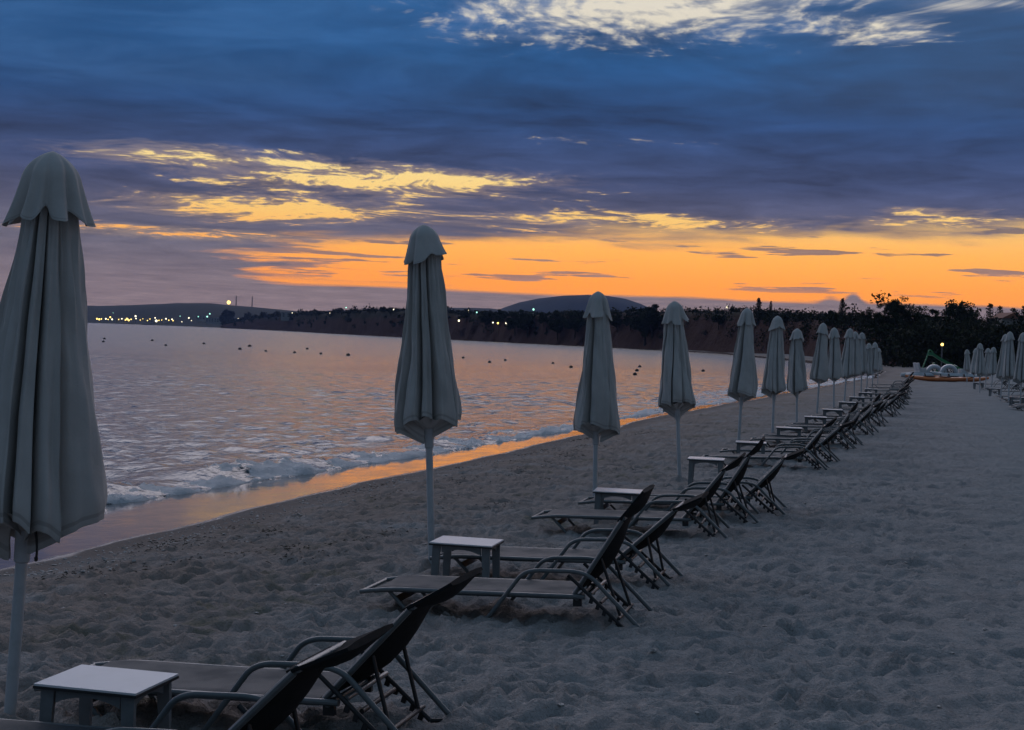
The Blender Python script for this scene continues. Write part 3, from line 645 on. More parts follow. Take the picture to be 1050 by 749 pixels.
# ------------------------------------------------------------------ headland, hills
def column_ground(px, dist, z=0.0):
    d = _f0*FPX+_r0*(px-PW/2); return np.array([d[0]*dist/FPX, d[1]*dist/FPX, z])
def z_for(px, y, dist):
    """height that shows at photo row y when standing in column px at that distance"""
    d = column_ground(px, dist)-CAM; lo, hi = -5.0, 600.0
    for _ in range(40):
        m = (lo+hi)/2; p = d+np.array([0, 0, m]); yy = PH/2-FPX*float(p @ _u)/float(p @ _f)
        lo, hi = (m, hi) if yy > y else (lo, m)
    return lo
def terrain(name, cols, shore_d, top_y, depths, rise, mat, rough, seed, foot_z=-1.2):
    """a ridge that starts at its shore line and climbs inland; top_y is its skyline in photo rows"""
    px = np.linspace(cols[0], cols[-1], 240); D = np.exp(np.interp(px, cols, np.log(shore_d))); ty = np.interp(px, cols, top_y)
    top = np.array([z_for(p, y, d+rise[1]) for p, y, d in zip(px, ty, D)])
    dep = np.array(depths, float); X = np.zeros((len(dep), len(px))); Y = X.copy(); Z = X.copy()
    for i, q in enumerate(dep):
        f = smooth(np.full(len(px), q), rise[0], rise[1])
        for j, p in enumerate(px):
            g = column_ground(p, D[j]+q); X[i, j], Y[i, j] = g[0], g[1]
        Z[i] = foot_z+(top-foot_z)*f
        n = fbm(X[i]*rough[0], Y[i]*rough[0], seed, 5, .6)
        Z[i] += n*rough[1]*np.minimum(1, 4*f*(1-f)+.25*f)*(top-foot_z)
        w = fbm(X[i]*rough[0]*1.7, Y[i]*rough[0]*1.7, seed+5, 4, .6)*rough[2]*min(1, q/6); X[i] += w*_f0[0]; Y[i] += w*_f0[1]
    o = sheet(name, X, Y, Z, mat); tag(o, kind='structure'); return o
def land_material(name, low, high, z_split, soft, scale):
    m = bpy.data.materials.new(name); m.use_nodes = True; t = Tree(m.node_tree)
    p = t.node('ShaderNodeBsdfPrincipled'); out = t.node('ShaderNodeOutputMaterial'); t.nt.links.new(p.outputs[0], out.inputs[0])
    co = t.node('ShaderNodeTexCoord').outputs['Object']; sp = t.node('ShaderNodeSeparateXYZ'); t.nt.links.new(co, sp.inputs[0]); z = E(t, sp.outputs[2])
    n = t.noise(E(t, co), scale, 6, .65); n2 = t.noise(E(t, co), scale*.22, 4, .6)
    f = t.step(z+(n-.5)*soft*2+(n2-.5)*soft*3, z_split-soft, z_split+soft)
    c = t.mix(f, t.mix(n, low, tuple(v*.55 for v in low)), t.mix(t.step(n, .35, .65), high, tuple(v*.6 for v in high)))
    t.put(p.inputs['Base Color'], c); p.inputs['Roughness'].default_value = .95; t.put(p.inputs['Specular IOR Level'], 0.1)
    b = t.node('ShaderNodeBump'); b.inputs['Distance'].default_value = 2.0; t.put(b.inputs['Height'], n); t.nt.links.new(b.outputs[0], p.inputs['Normal'])
    return m
cliff = land_material('red earth cliff and scrub', (.085, .042, .034), (.034, .034, .020), 9.5, 2.0, .12)
wood = land_material('wooded slope', (.05, .04, .028), (.03, .032, .02), 2.0, 3.0, .05)
hillm = land_material('distant hill', (.05, .055, .04), (.06, .06, .045), 30, 20, .01)
terrain('headland', [225, 260, 300, 330, 360, 400, 440, 480, 520, 560, 600, 650, 700, 740, 770, 800, 850, 880, 906, 925],
        [1750, 1500, 1250, 1000, 880, 760, 680, 620, 570, 525, 485, 445, 405, 370, 340, 310, 250, 220, 188, 176],
        [334, 326.5, 324, 322, 320, 319.5, 320.5, 323, 324, 324, 322.5, 321.5, 321, 321, 323, 326, 330, 334, 341, 350],
        [-2, 0, 1, 2.2, 3.5, 5, 7, 9, 11, 14, 18, 24, 32, 45, 70, 110, 160], (0.5, 22), cliff, (.10, .16, 2.6), 81)
terrain('town_slope', [60, 98, 140, 180, 215, 240, 270, 300, 340], [2450, 2350, 2250, 2150, 2050, 2000, 1950, 1900, 1850],
        [313, 314, 313, 311.5, 311.5, 314, 316.5, 319.5, 323], [-3, 0, 10, 30, 60, 100, 150, 210, 270, 330, 420, 520, 640], (0, 430), hillm, (.004, .07, 6), 83)
terrain('low_ridge', [270, 320, 380, 440, 500, 540], [2500, 2450, 2450, 2400, 2400, 2400], [326, 319.5, 317.5, 315.5, 316.5, 322], [-3, 0, 20, 60, 120, 200, 300, 420], (0, 300), hillm, (.004, .06, 6), 84)
terrain('far_hill', [470, 505, 515, 530, 550, 575, 600, 620, 640, 655, 668, 690], [3100]*12, [334, 320, 315.5, 310.5, 306.5, 303.6, 302.6, 303.6, 307, 312, 318, 332], [-3, 0, 30, 80, 150, 230, 320, 420, 520], (0, 330), hillm, (.004, .025, 6), 85)

# ------------------------------------------------------------------ trees
def leaves(mb, centre, rad, n, size, rng, squash=1.0):
    """clump of leaf-sized faces spread through an ellipsoid"""
    c = np.array(centre)
    d = rng.normal(size=(n, 3)); d /= np.linalg.norm(d, axis=1)[:, None]; rr = rng.random(n)**.45
    P = c+d*rr[:, None]*np.array([rad, rad, rad*squash])
    a = rng.normal(size=(n, 3)); a /= np.linalg.norm(a, axis=1)[:, None]; b = np.cross(a, rng.normal(size=(n, 3))); b /= np.linalg.norm(b, axis=1)[:, None]
    s = size*rng.uniform(.6, 1.4, n)[:, None]
    base = len(mb.v); quad = np.stack([P-a*s, P+b*s*.55, P+a*s, P-b*s*.55], 1).reshape(-1, 3)
    mb.v += [tuple(p) for p in quad]; mb.f += [(base+4*i, base+4*i+1, base+4*i+2, base+4*i+3) for i in range(n)]
def tree_mesh(kind, h, seed, dist):
    rng = np.random.default_rng(seed); cr = MB(); tk = MB(); ls = max(.10, 1.9*dist/FPX*.5)
    if kind == 'cypress':
        tk.tube([(0, 0, -1), (0, 0, h*.3), (0, 0, h*.9)], [h*.022, h*.018, h*.004], 7)
        for z in np.linspace(.08, .97, 13): leaves(cr, (rng.normal(0, .008*h), rng.normal(0, .008*h), z*h), h*.085*(1-((z-.35)/.72)**2)**.8+.05, int(120), ls*.8, rng, 1.4)
        return cr, tk
    top = h*(.55 if kind == 'pine' else .4)
    bendx = rng.normal(0, .05*h, 2)
    tk.tube([(0, 0, -1), (bendx[0]*.4, bendx[1]*.4, top*.5), (bendx[0], bendx[1], top), (bendx[0]*1.3, bendx[1]*1.3, h*.9)], [h*.032, h*.027, h*.02, h*.006], 8)
    nl = 9 if kind == 'pine' else 11
    for k in range(nl):
        an = k*2.4+rng.normal(0, .3); z0 = top*(.62+.5*k/nl); L = h*rng.uniform(.20, .36)*(1.05-.45*k/nl); up = h*rng.uniform(.05, .22)
        p0 = Vector((bendx[0]*z0/top, bendx[1]*z0/top, z0)); p1 = p0+Vector((math.cos(an)*L*.55, math.sin(an)*L*.55, up*.5)); p2 = p0+Vector((math.cos(an)*L, math.sin(an)*L, up))
        tk.tube([p0, p1, p2], [h*.011, h*.007, h*.003], 5)
        for q in (p1, p2, (p1+p2)/2):
            for _ in range(2):
                off = rng.normal(0, h*.05, 3); rad = h*rng.uniform(.055, .11)
                leaves(cr, np.array(q)+off+np.array([0, 0, h*.05]), rad, 190, ls, rng, .62 if kind == 'pine' else .85)
    for _ in range(9): leaves(cr, (bendx[0]+rng.normal(0, h*.12), bendx[1]+rng.normal(0, h*.12), h*rng.uniform(.62, .93)), h*rng.uniform(.06, .11), 150, ls, rng, .7)
    return cr, tk
def land_z(g):
    """height of whatever ground is under a point"""
    dg = bpy.context.evaluated_depsgraph_get()
    hit = scene.ray_cast(dg, Vector((g[0], g[1], 300)), Vector((0, 0, -1)))
    return hit[1].z if hit[0] else 0.0
_tm = {}
def tree(name, kind, px, ytop, dist, label, group, mat, variant=0):
    g = column_ground(px, dist); zt = z_for(px, ytop, dist); zb = land_z(g); h = max(2.0, zt-zb)
    key = (kind, variant, int(dist/120))
    if key not in _tm:
        cr, tk = tree_mesh(kind, 10.0, 200+variant*7+len(kind), dist); _tm[key] = (cr.mesh('crown', 0), tk.mesh('trunk', 60))
        _tm[key][0].materials.append(M[mat]); _tm[key][1].materials.append(M['bark'])
    o = empty(name, (g[0], g[1], zb)); w = h/10*random.Random(px).uniform(.92, 1.15); w *= 1.5 if kind == 'cypress' else 1.0; o.scale = (w, w, h/10); o.rotation_euler = (0, 0, px*1.7)
    for nm, me in zip(('crown', 'trunk'), _tm[key]):
        c = bpy.data.objects.new(nm, me); col.objects.link(c); c.parent = o
    tag(o, label, 'tree', group); return o
bpy.context.view_layer.update()
GTR = 'trees behind the end of the beach'
big = [('pine_tree', 'pine', 919, 301.5, 205, 'tallest dark pine with a ragged top, behind the end of the beach', 'pine', 0),
       ('pine_tree', 'pine', 903, 311, 200, 'broad dark pine just left of the tallest one', 'pine', 1),
       ('pine_tree', 'pine', 935, 309, 210, 'dark pine just right of the tallest one', 'pine', 2),
       ('pine_tree', 'pine', 973, 309, 215, 'wide pine above the lit lamp on the right', 'pine', 3),
       ('pine_tree', 'pine', 991, 312, 212, 'dark pine right of the wide one above the lamp', 'pine', 1),
       ('broadleaf_tree', 'leaf', 955, 319, 205, 'low rounded tree between the two tall pines', 'leaf', 0),
       ('broadleaf_tree', 'leaf', 886, 314, 235, 'rounded dark tree left of the pines', 'leaf', 1),
       ('broadleaf_tree', 'leaf', 872, 318, 245, 'dark bushy tree over the far shore parasols', 'leaf', 2),
       ('broadleaf_tree', 'leaf', 851, 317, 265, 'bushy tree standing by the lone cypress', 'leaf', 3),
       ('broadleaf_tree', 'leaf', 838, 321, 280, 'low dark tree over the seventh and eighth parasols', 'leaf', 0),
       ('broadleaf_tree', 'leaf', 821, 320, 300, 'dense dark tree right of the sixth parasol', 'leaf', 1),
       ('broadleaf_tree', 'leaf', 803, 316, 320, 'dark tree behind the top of the sixth parasol', 'leaf', 2),
       ('broadleaf_tree', 'leaf', 781, 317, 345, 'dark tree between the fifth and sixth parasols', 'leaf', 3),
       ('broadleaf_tree', 'leaf', 748, 318, 380, 'dark tree left of the fifth parasol top', 'leaf', 1),
       ('broadleaf_tree', 'leaf', 735, 316.5, 385, 'small rounded tree on the headland above the cliff end', 'leaf', 0),
       ('broadleaf_tree', 'leaf', 712, 318.5, 415, 'low scrubby tree right of the fourth parasol top', 'leaf', 2),
       ('broadleaf_tree', 'leaf', 668, 310.5, 440, 'lone round tree on the cliff top by the blue hill', 'leaf', 3),
       ('broadleaf_tree', 'leaf', 660.5, 313.5, 445, 'small twin tree left of the lone round cliff-top tree', 'leaf', 0),
       ('broadleaf_tree', 'leaf', 1008, 319, 205, 'dark rounded tree left of the white gable', 'leaf', 2),
       ('broadleaf_tree', 'leaf', 1046, 322, 200, 'dark rounded tree at the right edge of the view', 'leaf', 3),
       ('broadleaf_tree', 'leaf', 1062, 318, 205, 'dark tree just beyond the right edge', 'leaf', 1),
       ('cypress_tree', 'cypress', 775.5, 306, 350, 'tall thin cypress above the fifth parasol', 'cypress', 0),
       ('cypress_tree', 'cypress', 788, 309, 345, 'thin cypress between the fifth and sixth parasols', 'cypress', 1),
       ('cypress_tree', 'cypress', 861, 306.5, 260, 'lone thin cypress over the far shore parasols', 'cypress', 0),
       ('cypress_tree', 'cypress', 1013, 312, 222, 'leftmost cypress of the line at the right', 'cypress', 1),
       ('cypress_tree', 'cypress', 1023, 314.5, 222, 'short cypress beside the white gable', 'cypress', 0),
       ('cypress_tree', 'cypress', 1038, 317, 222, 'short cypress right of the white gable', 'cypress', 1),
       ('cypress_tree', 'cypress', 1047.5, 314.5, 222, 'tall cypress at the right edge of the view', 'cypress', 0)]
for nm, kind, px, yt, dist, lab, mat, var in big: tree(nm, kind, px, yt, dist, lab, GTR, mat, var)
rt = random.Random(5)
left_tr = [(232, 318, 1900), (252, 321.5, 1600), (268, 320, 1500), (284, 319.5, 1400), (309, 318.5, 1240), (322, 317, 1120), (345, 317.5, 960), (362, 316.5, 900), (376, 316, 850), (391, 314, 800), (399, 316, 780), (455, 316, 680), (462, 318, 670), (476, 317, 640), (496, 318, 610), (511, 316.5, 595), (527, 319, 570), (540, 317.5, 555), (556, 320, 540), (571, 319.5, 520), (588, 318, 505), (632, 319.5, 470), (645, 318, 460), (686, 318, 430), (700, 319, 420)]
wh = ['small dark tree', 'low bushy tree', 'dark rounded tree', 'stunted dark tree', 'spreading dark tree']
for i, (px, yt, dist) in enumerate(left_tr):
    where = 'on the wooded point below the two masts' if px < 300 else 'on the headland left of the second parasol' if px < 405 else 'on the headland between the second and third parasols' if px < 600 else 'on the cliff between the third and fourth parasols'
    k = sum(1 for q in left_tr[:i+1] if (q[0] < 300) == (px < 300) and (q[0] < 405) == (px < 405) and (q[0] < 600) == (px < 600))
    tree('broadleaf_tree', 'leaf', px, yt, dist, '%s %s, %s from its left' % (wh[i % 5], where, ORD[k-1]), 'trees on the headland', 'leaf', i % 4)
def build_scrub():
    rng = np.random.default_rng(12); mb = MB(); cols = np.array([740, 770, 800, 850, 880, 906, 925, 1080]); D = np.array([372, 342, 312, 252, 222, 190, 170, 165])
    ty = np.interp
    for _ in range(720):
        px = rng.uniform(742, 1078); d0 = np.interp(px, cols, D); q = rng.random(); dist = d0+4+q*55
        g = column_ground(px, dist); zb = land_z(g); top = np.interp(px, [740, 800, 870, 910, 960, 1000, 1080], [331, 331, 332, 331, 330, 334, 336])
        H = max(1.0, (z_for(px, top+rng.uniform(0, 16)*(1.4-q), dist)-zb)); rad = rng.uniform(1.3, 2.6)
        for z in np.arange(rad*.5, H, rad*1.1): leaves(mb, (g[0]+rng.normal(0, .6), g[1]+rng.normal(0, .6), zb+z), rad, 70, .26, rng, .8)
    hc = [225, 260, 300, 330, 360, 400, 440, 480, 520, 560, 600, 650, 700, 745]; hd = [1750, 1500, 1250, 1000, 880, 760, 680, 620, 570, 525, 485, 445, 405, 368]
    for _ in range(900):
        px = rng.uniform(228, 745); dist = float(np.exp(np.interp(px, hc, np.log(hd))))+rng.uniform(9, 70); g = column_ground(px, dist); zb = land_z(g)
        if zb < 3: continue
        k = dist/400; rad = rng.uniform(.6, 1.5)*k**.6
        leaves(mb, (g[0], g[1], zb+rad*.4), rad*1.3, 34, .30*k, rng, .7)
    o = mb.build('scrub_thicket', M['scrub'], None, 0); tag(o, 'dense dark scrub below the trees behind the beach and along the headland top', 'undergrowth', None, 'stuff')
build_scrub()

# ------------------------------------------------------------------ town, houses, masts, lamps
def lamp(px, y, dist, r, mat, label, group, name='street_lamp'):
    g = column_ground(px, dist); zb = land_z(g); z = max(z_for(px, y, dist), zb+1.5)
    o = empty(name, (g[0], g[1], zb))
    MB().tube([(0, 0, -.5), (0, 0, z-zb-r*.8)], [max(.06, r*.14)]*2, 6).build('post', M['mast'], o)
    gl = MB(); gl.lathe([(r*.15, -r), (r*.75, -r*.7), (r, 0), (r*.75, r*.7), (r*.15, r)], 10, c=(0, 0, z-zb)); gl.build('lamp_head', M[mat], o)
    tag(o, label, 'lamp', group); return o
def zone(X, Y): return 90+X/5.526, 290+Y/5.526
strip = [(45, 205, 1.1, 'warm'), (58, 208, 1.2, 'warm'), (70, 206, .8, 'warm'), (95, 205, 1.0, 'white'), (108, 209, .7, 'warm'), (120, 196, 1.0, 'warm'), (131, 208, 1.0, 'white'), (150, 206, .6, 'warm'), (168, 209, .6, 'warm'), (186, 205, .8, 'white'), (206, 212, .8, 'warm'), (215, 206, 1.4, 'warm'), (225, 213, 1.2, 'warm'), (238, 208, .8, 'warm'), (263, 190, 1.1, 'white'), (266, 203, .8, 'white'), (290, 212, .6, 'warm'), (305, 205, .5, 'warm'), (331, 215, .7, 'warm'), (345, 206, .6, 'warm'), (374, 200, .8, 'white'), (381, 217, 1.5, 'white'), (396, 214, .7, 'warm'), (412, 212, .6, 'warm'), (436, 205, .9, 'white'), (452, 213, .7, 'warm'), (470, 208, .8, 'white'), (476, 216, .7, 'warm')]
for X, Y, k, m in strip:
    x, y = zone(X, Y); lamp(x, min(y, 331.2), 2360-1.6*(x-98), k*1.2, m, 'tiny lamp in the yellow strip of lights along the far town shore', 'lights along the far town shore')
inl = [(515, 190, .6, 'cool', 'faint greenish lamp right of the town strip'), (526, 222, .6, 'white', 'lowest white lamp by the water right of the town strip'), (565, 200, 1.0, 'white', 'white lamp midway between the town strip and the green light'), (580, 215, .6, 'white', 'small white lamp just above the water, left of the long pale building'), (618, 193, .8, 'cool', 'pale lamp left of the green light'), (669, 193, 1.3, 'cool', 'bright green lamp above the long pale building'), (683, 177, 1.0, 'cool', 'upper green lamp above the long pale building'), (761, 190, .9, 'white', 'white lamp right of the long pale building'), (783, 206, .8, 'warm', 'yellowish lamp lowest right of the long pale building'), (800, 195, .9, 'warm', 'yellow lamp in the cluster below the masts'), (815, 198, .9, 'warm', 'second yellow lamp in the cluster below the masts'), (845, 204, .5, 'white', 'faint lamp at the edge of the wooded point'), (135, 172, .5, 'cool', 'faint lamp high on the dark slope above the town')]
for X, Y, k, m, lab in inl:
    x, y = zone(X, Y); lamp(x, y, 2040 if X > 500 else 2500, k*.9, m, lab, 'lamps on the slope right of the town')
lamp(232.6, 310.3, 2380, 3.0, 'warm', 'big bright floodlight on the hill crest beside two thin masts', 'hill crest light', 'floodlight')
for x, y, k, m, lab in [(301, 324.6, .6, 'warm', 'yellow lamp by the pale house on the headland point'), (298, 321.5, .35, 'white', 'small lamp above the pale house on the headland point'), (337, 325.5, .45, 'white', 'small lamp on the headland, left of the second parasol'), (353, 325, .38, 'cool', 'faint lamp nearest left of the second parasol'), (402, 319.2, .4, 'white', 'small lamp touching the left edge of the second parasol'), (469, 329, .42, 'white', 'lamp lowest left in the group right of the second parasol'), (478, 326, .72, 'white', 'brightest lamp on the headland right of the second parasol'), (487, 322, .33, 'cool', 'faint upper lamp right of the brightest headland lamp'), (500.6, 322.6, .48, 'cool', 'pale lamp on the headland, upper of the right hand group'), (504, 331, .28, 'white', 'left one of three small low headland lamps'), (509, 331.6, .38, 'warm', 'middle one of three small low headland lamps'), (517.7, 331.4, .42, 'white', 'right one of three small low headland lamps'), (545, 325.5, .38, 'cool', 'lone lamp on the cliff top below the blue hill'), (743.4, 318.4, .3, 'white', 'single lamp among trees left of the fifth parasol')]:
    dist = float(np.interp(x, [225, 260, 300, 330, 360, 400, 440, 480, 520, 560, 740], [1750, 1500, 1250, 1000, 880, 760, 680, 620, 570, 525, 370]))
    lamp(x, y, dist+(8 if y > 328 else 20), k, m, lab, 'lamps on the headland')
lp = lamp(965, 353.5, 150, .15, 'warm', 'lit yellow lamp on a post in front of the dark trees behind the pedal boats', 'lamp behind the boats')
for px, yt, lab in ((240.2, 303.5, 'thin radio mast on the hill crest, left of a pair'), (256.6, 304, 'thin radio mast on the hill crest, right of a pair')):
    g = column_ground(px, 2400); zb = land_z(g); z = z_for(px, yt, 2400)-zb; o = empty('radio_mast', (g[0], g[1], zb)); tag(o, lab, 'mast', 'masts on the hill crest')
    MB().tube([(0, 0, -1), (0, 0, z)], [1.0, .55], 8).build('shaft', M['mast'], o)
    for q in (.55, .8): MB().tube([(-1.4, 0, z*q), (1.4, 0, z*q)], .35, 6).build('antenna_arm', M['mast'], o)
def house(px, ytop, dist, w, h, d, label, gable=False, name='house'):
    g = column_ground(px, dist); zt = z_for(px, ytop, dist); zb = zt-h; o = empty(name, (g[0], g[1], zb), (0, 0, YAW)); tag(o, label, 'building', 'pale buildings round the bay')
    MB().box((0, 0, h/2-1.5), (w, d, h+3)).build('wall', M['plaster'], o, 0)
    rf = MB()
    if gable: rf.add([(-w*.55, -d*.56, h+.003), (w*.55, -d*.56, h+.003), (w*.55, d*.56, h+.003), (-w*.55, d*.56, h+.003), (0, -d*.56, h+w*.28), (0, d*.56, h+w*.28)], [(0, 1, 4), (2, 3, 5), (1, 2, 5, 4), (3, 0, 4, 5), (0, 3, 2, 1)])
    else: rf.box((0, 0, h+.2), (w*1.04, d*1.04, .4))
    rf.build('roof', M['tile'] if gable else M['plaster'], o, 0)
    n = max(2, int(w/3.5))
    for k in range(n):
        wx = -w/2+(k+.5)*w/n
        for zz in ([h*.55] if h < 4 else [h*.25, h*.68]):
            wn = MB().box((wx, -d/2, zz), (w/n*.38, .12, h*.22)).build('window', M['glass'], o, 0)
            MB().box((wx, -d/2-.05, zz-h*.11-.08), (w/n*.46, .22, .12)).build('sill', M['plaster'], wn, 0)
    MB().box((w*.5-w/n*.5+w/n*.36, -d/2, h*.2), (w/n*.22, .14, h*.4)).build('door', M['bark'], o, 0)
for a in [(220, 326.2, 2030, 26, 6, 10, 'long low pale building by the water below the masts'), (295, 320.8, 1300, 13, 4.2, 8, 'pale flat house on the headland point beside a yellow lamp'), (232, 322.5, 2060, 12, 5, 9, 'small pale house right of the long low building'), (205, 324, 2080, 12, 5, 9, 'small pale house left of the long low building'), (172, 326, 2280, 16, 6, 9, 'pale house right end of the lit town strip'), (150, 326.5, 2300, 18, 6, 9, 'pale block in the middle of the lit town strip'), (124, 326.5, 2330, 20, 6, 9, 'pale block near the left of the lit town strip'),
          (538, 322, 560, 5.5, 2.6, 5, 'small grey house on the cliff top below the blue hill'), (492, 323, 640, 6, 2.8, 6, 'small house among the headland lamps')]: house(*a)
house(1030, 327, 215, 3.2, 3.0, 6, 'white gabled house end showing between cypresses at the right', True, 'gabled_house')

# ------------------------------------------------------------------ boats at the end of the beach
def hull_mesh(mb, L, w, h, y0, z0, n=14, bow=.35, sheer=.25):
    """rounded float with a raised bow, along x"""
    rings = []
    for i in range(n+1):
        t = i/n; x = (t-.5)*L; q = max(0.06, math.sin(math.pi*min(1, (t*.9+.1)))**.5) if t < .5 else max(.06, (1-((t-.5)/.5)**2.6))**.6
        lift = sheer*max(0, (t-.6)/.4)**2
        rings.append([(x, y0+w*q*.5*math.cos(a), z0+lift+h*.5*(1+(q if True else 1)*math.sin(a)*.98)) for a in [k*2*math.pi/12 for k in range(12)]])
    vs = [p for r in rings for p in r]; fs = [(i*12+k, i*12+(k+1) % 12, (i+1)*12+(k+1) % 12, (i+1)*12+k) for i in range(n) for k in range(12)]
    fs += [tuple(range(12))[::-1], tuple(n*12+k for k in range(12))]; mb.add(vs, fs)
def pedal_boat(px, dist, ang, label, slide, mat_seat):
    g = column_ground(px, dist); zb = land_z(g); o = empty('pedal_boat', (g[0], g[1], zb-.03), (0, 0, ang)); tag(o, label, 'pedal boat', 'pedal boats at the end of the beach')
    for s in (-1, 1):
        f = MB(); hull_mesh(f, 3.4, .62, .5, s*.62, 0); f.build('float', M['hull'], o)
    MB().box((-.1, 0, .47), (1.9, 1.3, .09)).build('deck', M['hull'], o)
    for s in (-1, 1):
        st = MB(); st.box((-.45, s*.34, .66), (.5, .5, .3)); st.box((-.74, s*.34, .95), (.12, .5, .46), Matrix.Rotation(R(-12), 3, 'Y')); st.build('seat', M[mat_seat], o)
    wl = MB(); k = 14
    wl.tube([(.55+.36*math.cos(a), 0, .52+.36*math.sin(a)) for a in [i*2*math.pi/k for i in range(k)]], .05, 6, close=True)
    for a in range(6): wl.box((.55+.2*math.cos(a*1.047), 0, .52+.2*math.sin(a*1.047)), (.36, .34, .03), Matrix.Rotation(-a*1.047, 3, 'Y'))
    wl.build('paddle_wheel', M['black'], o)
    ar = MB(); ar.tube([(.55+.5*math.cos(a), 0, .5+.46*math.sin(a)) for a in [math.pi*i/10 for i in range(11)]], .16, 8, 1.6); ar.build('wheel_cover', M['hull'], o)
    if slide:
        sd = MB(); pts = [(-1.2, 0, 1.75), (-.9, 0, 1.72), (-.3, 0, 1.35), (.5, 0, .95), (1.2, 0, .62), (1.75, 0, .56)]; prof = [(-.30, .22), (-.26, 0), (0, -.04), (.26, 0), (.30, .22), (.26, .20), (.22, .04), (0, 0), (-.22, .04), (-.26, .20)]
        vs = [(p[0], y, p[2]+z) for p in pts for y, z in prof]; m = len(prof); fs = [(i*m+k, i*m+(k+1) % m, (i+1)*m+(k+1) % m, (i+1)*m+k) for i in range(len(pts)-1) for k in range(m)]; fs += [tuple(range(m))[::-1], tuple((len(pts)-1)*m+k for k in range(m))]
        sd.add(vs, fs); sd.build('slide', M['green'], o)
        ld = MB()
        for s in (-1, 1): ld.tube(bend([(-1.65, s*.24, .5), (-1.25, s*.24, 1.75), (-1.15, s*.24, 2.2), (-.85, s*.24, 1.95)], .15), .035, 7)
        for q in (.2, .45, .7, .9): ld.tube([(-1.65+.4*q, -.24, .5+1.25*q), (-1.65+.4*q, .24, .5+1.25*q)], .03, 6)
        ld.build('ladder', M['green'], o)
    return o
pedal_boat(950, 108, R(18), 'white pedal boat at the left end of the beached boats, with wheel cover', False, 'hull')
pedal_boat(968, 112, R(5), 'pedal boat carrying a big green slide, in front of the trees', True, 'green')
pedal_boat(981, 106, R(190), 'white pedal boat right of the one with the slide', False, 'hull')
def kayak(px, dist, ang, L, label):
    g = column_ground(px, dist); zb = land_z(g); o = empty('kayak', (g[0], g[1], zb-.02), (0, 0, ang)); tag(o, label, 'kayak', 'orange kayaks on the sand')
    h = MB(); n = 18; rg = []
    for i in range(n+1):
        t = i/n*2-1; q = max(.05, (1-abs(t)**2.3))**.7; rk = .16*abs(t)**3
        rg += [(t*L/2, .40*q*math.cos(a), .16+rk+(.17 if math.sin(a) > 0 else .16)*math.sin(a)*(.35+.65*q)) for a in [k*2*math.pi/12 for k in range(12)]]
    fs = [(i*12+k, i*12+(k+1) % 12, (i+1)*12+(k+1) % 12, (i+1)*12+k) for i in range(n) for k in range(12)]+[tuple(range(12))[::-1], tuple(n*12+k for k in range(12))]
    h.add(rg, fs); h.build('hull', M['orange'], o)
    for x in (-.55, .45):
        c = MB(); c.tube([(x+.38*math.cos(a), .2*math.sin(a), .335) for a in [k*2*math.pi/16 for k in range(16)]], .03, 6, close=True); c.build('cockpit_rim', M['black'], o)
        MB().box((x-.28, 0, .42), (.06, .34, .22), Matrix.Rotation(R(-15), 3, 'Y')).build('seat_back', M['black'], o)
kayak(962, 98, R(3), 4.2, 'long orange kayak lying across the path in front of the pedal boats')
kayak(986, 99.5, R(10), 3.6, 'shorter orange kayak to the right, pointing at the inland parasols')

# ------------------------------------------------------------------ pebbles and shells on the sand
def build_pebbles():
    rng = np.random.default_rng(21); mb = MB()
    base = bmesh.new(); bmesh.ops.create_icosphere(base, subdivisions=1, radius=1.0); bv = np.array([v.co[:] for v in base.verts]); bf = [tuple(v.index for v in f.verts) for f in base.faces]; base.free()
    dg = bpy.context.evaluated_depsgraph_get()
    for i in range(1500):
        if i < 1150: Y = 11.5+26*rng.random()**1.6; s = abs(rng.normal(0.55, .38))+.12; r = rng.uniform(.006, .019)
        else: Y = 7+22*rng.random()**1.5; s = rng.uniform(1.5, 12); r = rng.uniform(.005, .02)
        X = float(shore(np.array([Y]))[0])+s; hit = scene.ray_cast(dg, Vector((X, Y, .12)), Vector((0, 0, -1)))
        if not hit[0] or hit[4].name != 'sand': continue
        sc = np.array([r*rng.uniform(.8, 1.5), r*rng.uniform(.8, 1.5), r*rng.uniform(.35, .7)]); an = rng.random()*6.28
        v = bv*(1+.15*rng.normal(size=(len(bv), 1)))*sc; v = np.stack([v[:, 0]*math.cos(an)-v[:, 1]*math.sin(an), v[:, 0]*math.sin(an)+v[:, 1]*math.cos(an), v[:, 2]], 1)
        mb.add(v+np.array([X, Y, hit[1].z+sc[2]*.3]), bf)
    o = mb.build('pebbles', M['stone'], None, 50); tag(o, 'scattered pale pebbles and shell pieces lying on the sand and wet edge', 'pebbles', None, 'stuff')
build_pebbles()
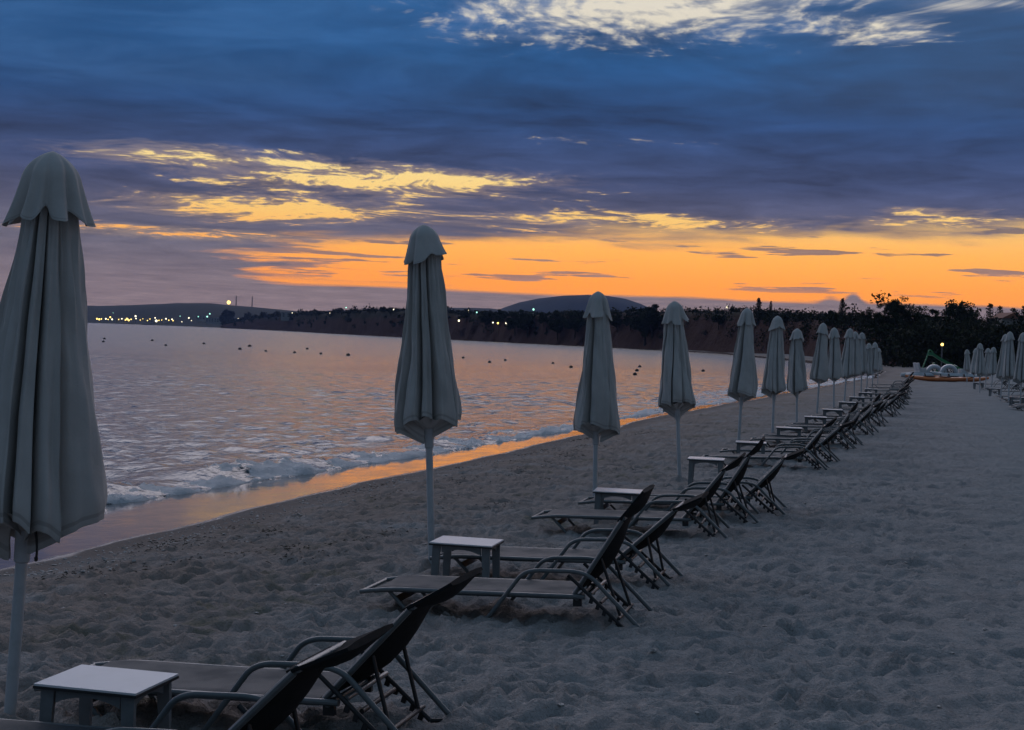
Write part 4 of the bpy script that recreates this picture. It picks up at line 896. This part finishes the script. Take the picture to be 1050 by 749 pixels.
def build_weed():
    rng = np.random.default_rng(33); mb = MB(); dg = bpy.context.evaluated_depsgraph_get()
    cl = [(11.5+24*rng.random()**1.5, .5+abs(rng.normal(0, 1.6))) for _ in range(46)]
    for i in range(1300):
        cy, cs = cl[rng.integers(len(cl))]; Y = cy+rng.normal(0, .28); s_ = max(.2, cs+rng.normal(0, .13)); X = float(shore(np.array([Y]))[0])+s_
        hit = scene.ray_cast(dg, Vector((X, Y, .2)), Vector((0, 0, -1)))
        if not hit[0] or hit[4].name != 'sand': continue
        L = rng.uniform(.02, .07); a = rng.random()*6.28; p = Vector((X, Y, hit[1].z+.004)); d = Vector((math.cos(a), math.sin(a), rng.normal(0, .25)))
        mb.tube([p-d*L*.5, p+Vector((rng.normal(0, .006), rng.normal(0, .006), .006)), p+d*L*.5], [.0015, .004, .0012], 5)
    o = mb.build('seaweed_scraps', M['weed'], None, 0); tag(o, 'dark dry seaweed scraps and twigs strewn on the sand towards the water', 'seaweed', None, 'stuff')
build_weed()

# ------------------------------------------------------------------ last light of the sun
sd = bpy.data.lights.new('sun', 'SUN'); sd.energy = 0.02; sd.angle = R(40); sd.color = (1.0, .62, .34)
so = bpy.data.objects.new('sun', sd); col.objects.link(so); so.location = (0, 0, 60)
so.rotation_euler = Vector((-math.sin(SUN_AZ), math.cos(SUN_AZ), math.tan(R(2.6)))).to_track_quat('Z', 'Y').to_euler()

# ------------------------------------------------------------------ evening haze over the bay
def build_haze():
    m = bpy.data.materials.new('evening haze'); m.use_nodes = True; t = Tree(m.node_tree)
    v = t.node('ShaderNodeVolumePrincipled'); t.put(v.inputs['Color'], (.34, .50, 1.0)); v.inputs['Density'].default_value = 0.000075; v.inputs['Anisotropy'].default_value = 0.2
    out = t.node('ShaderNodeOutputMaterial'); t.nt.links.new(v.outputs[0], out.inputs['Volume'])
    x0, x1, y0, y1, z0, z1 = -4100, 1600, -420, 4400, -3.2, 330
    mb = MB(); mb.box(((x0+x1)/2, (y0+y1)/2, (z0+z1)/2), (x1-x0, y1-y0, z1-z0)); o = mb.build('haze', m, None, 0); tag(o, 'thin blue evening haze over the bay', 'haze', None, 'stuff')
build_haze()
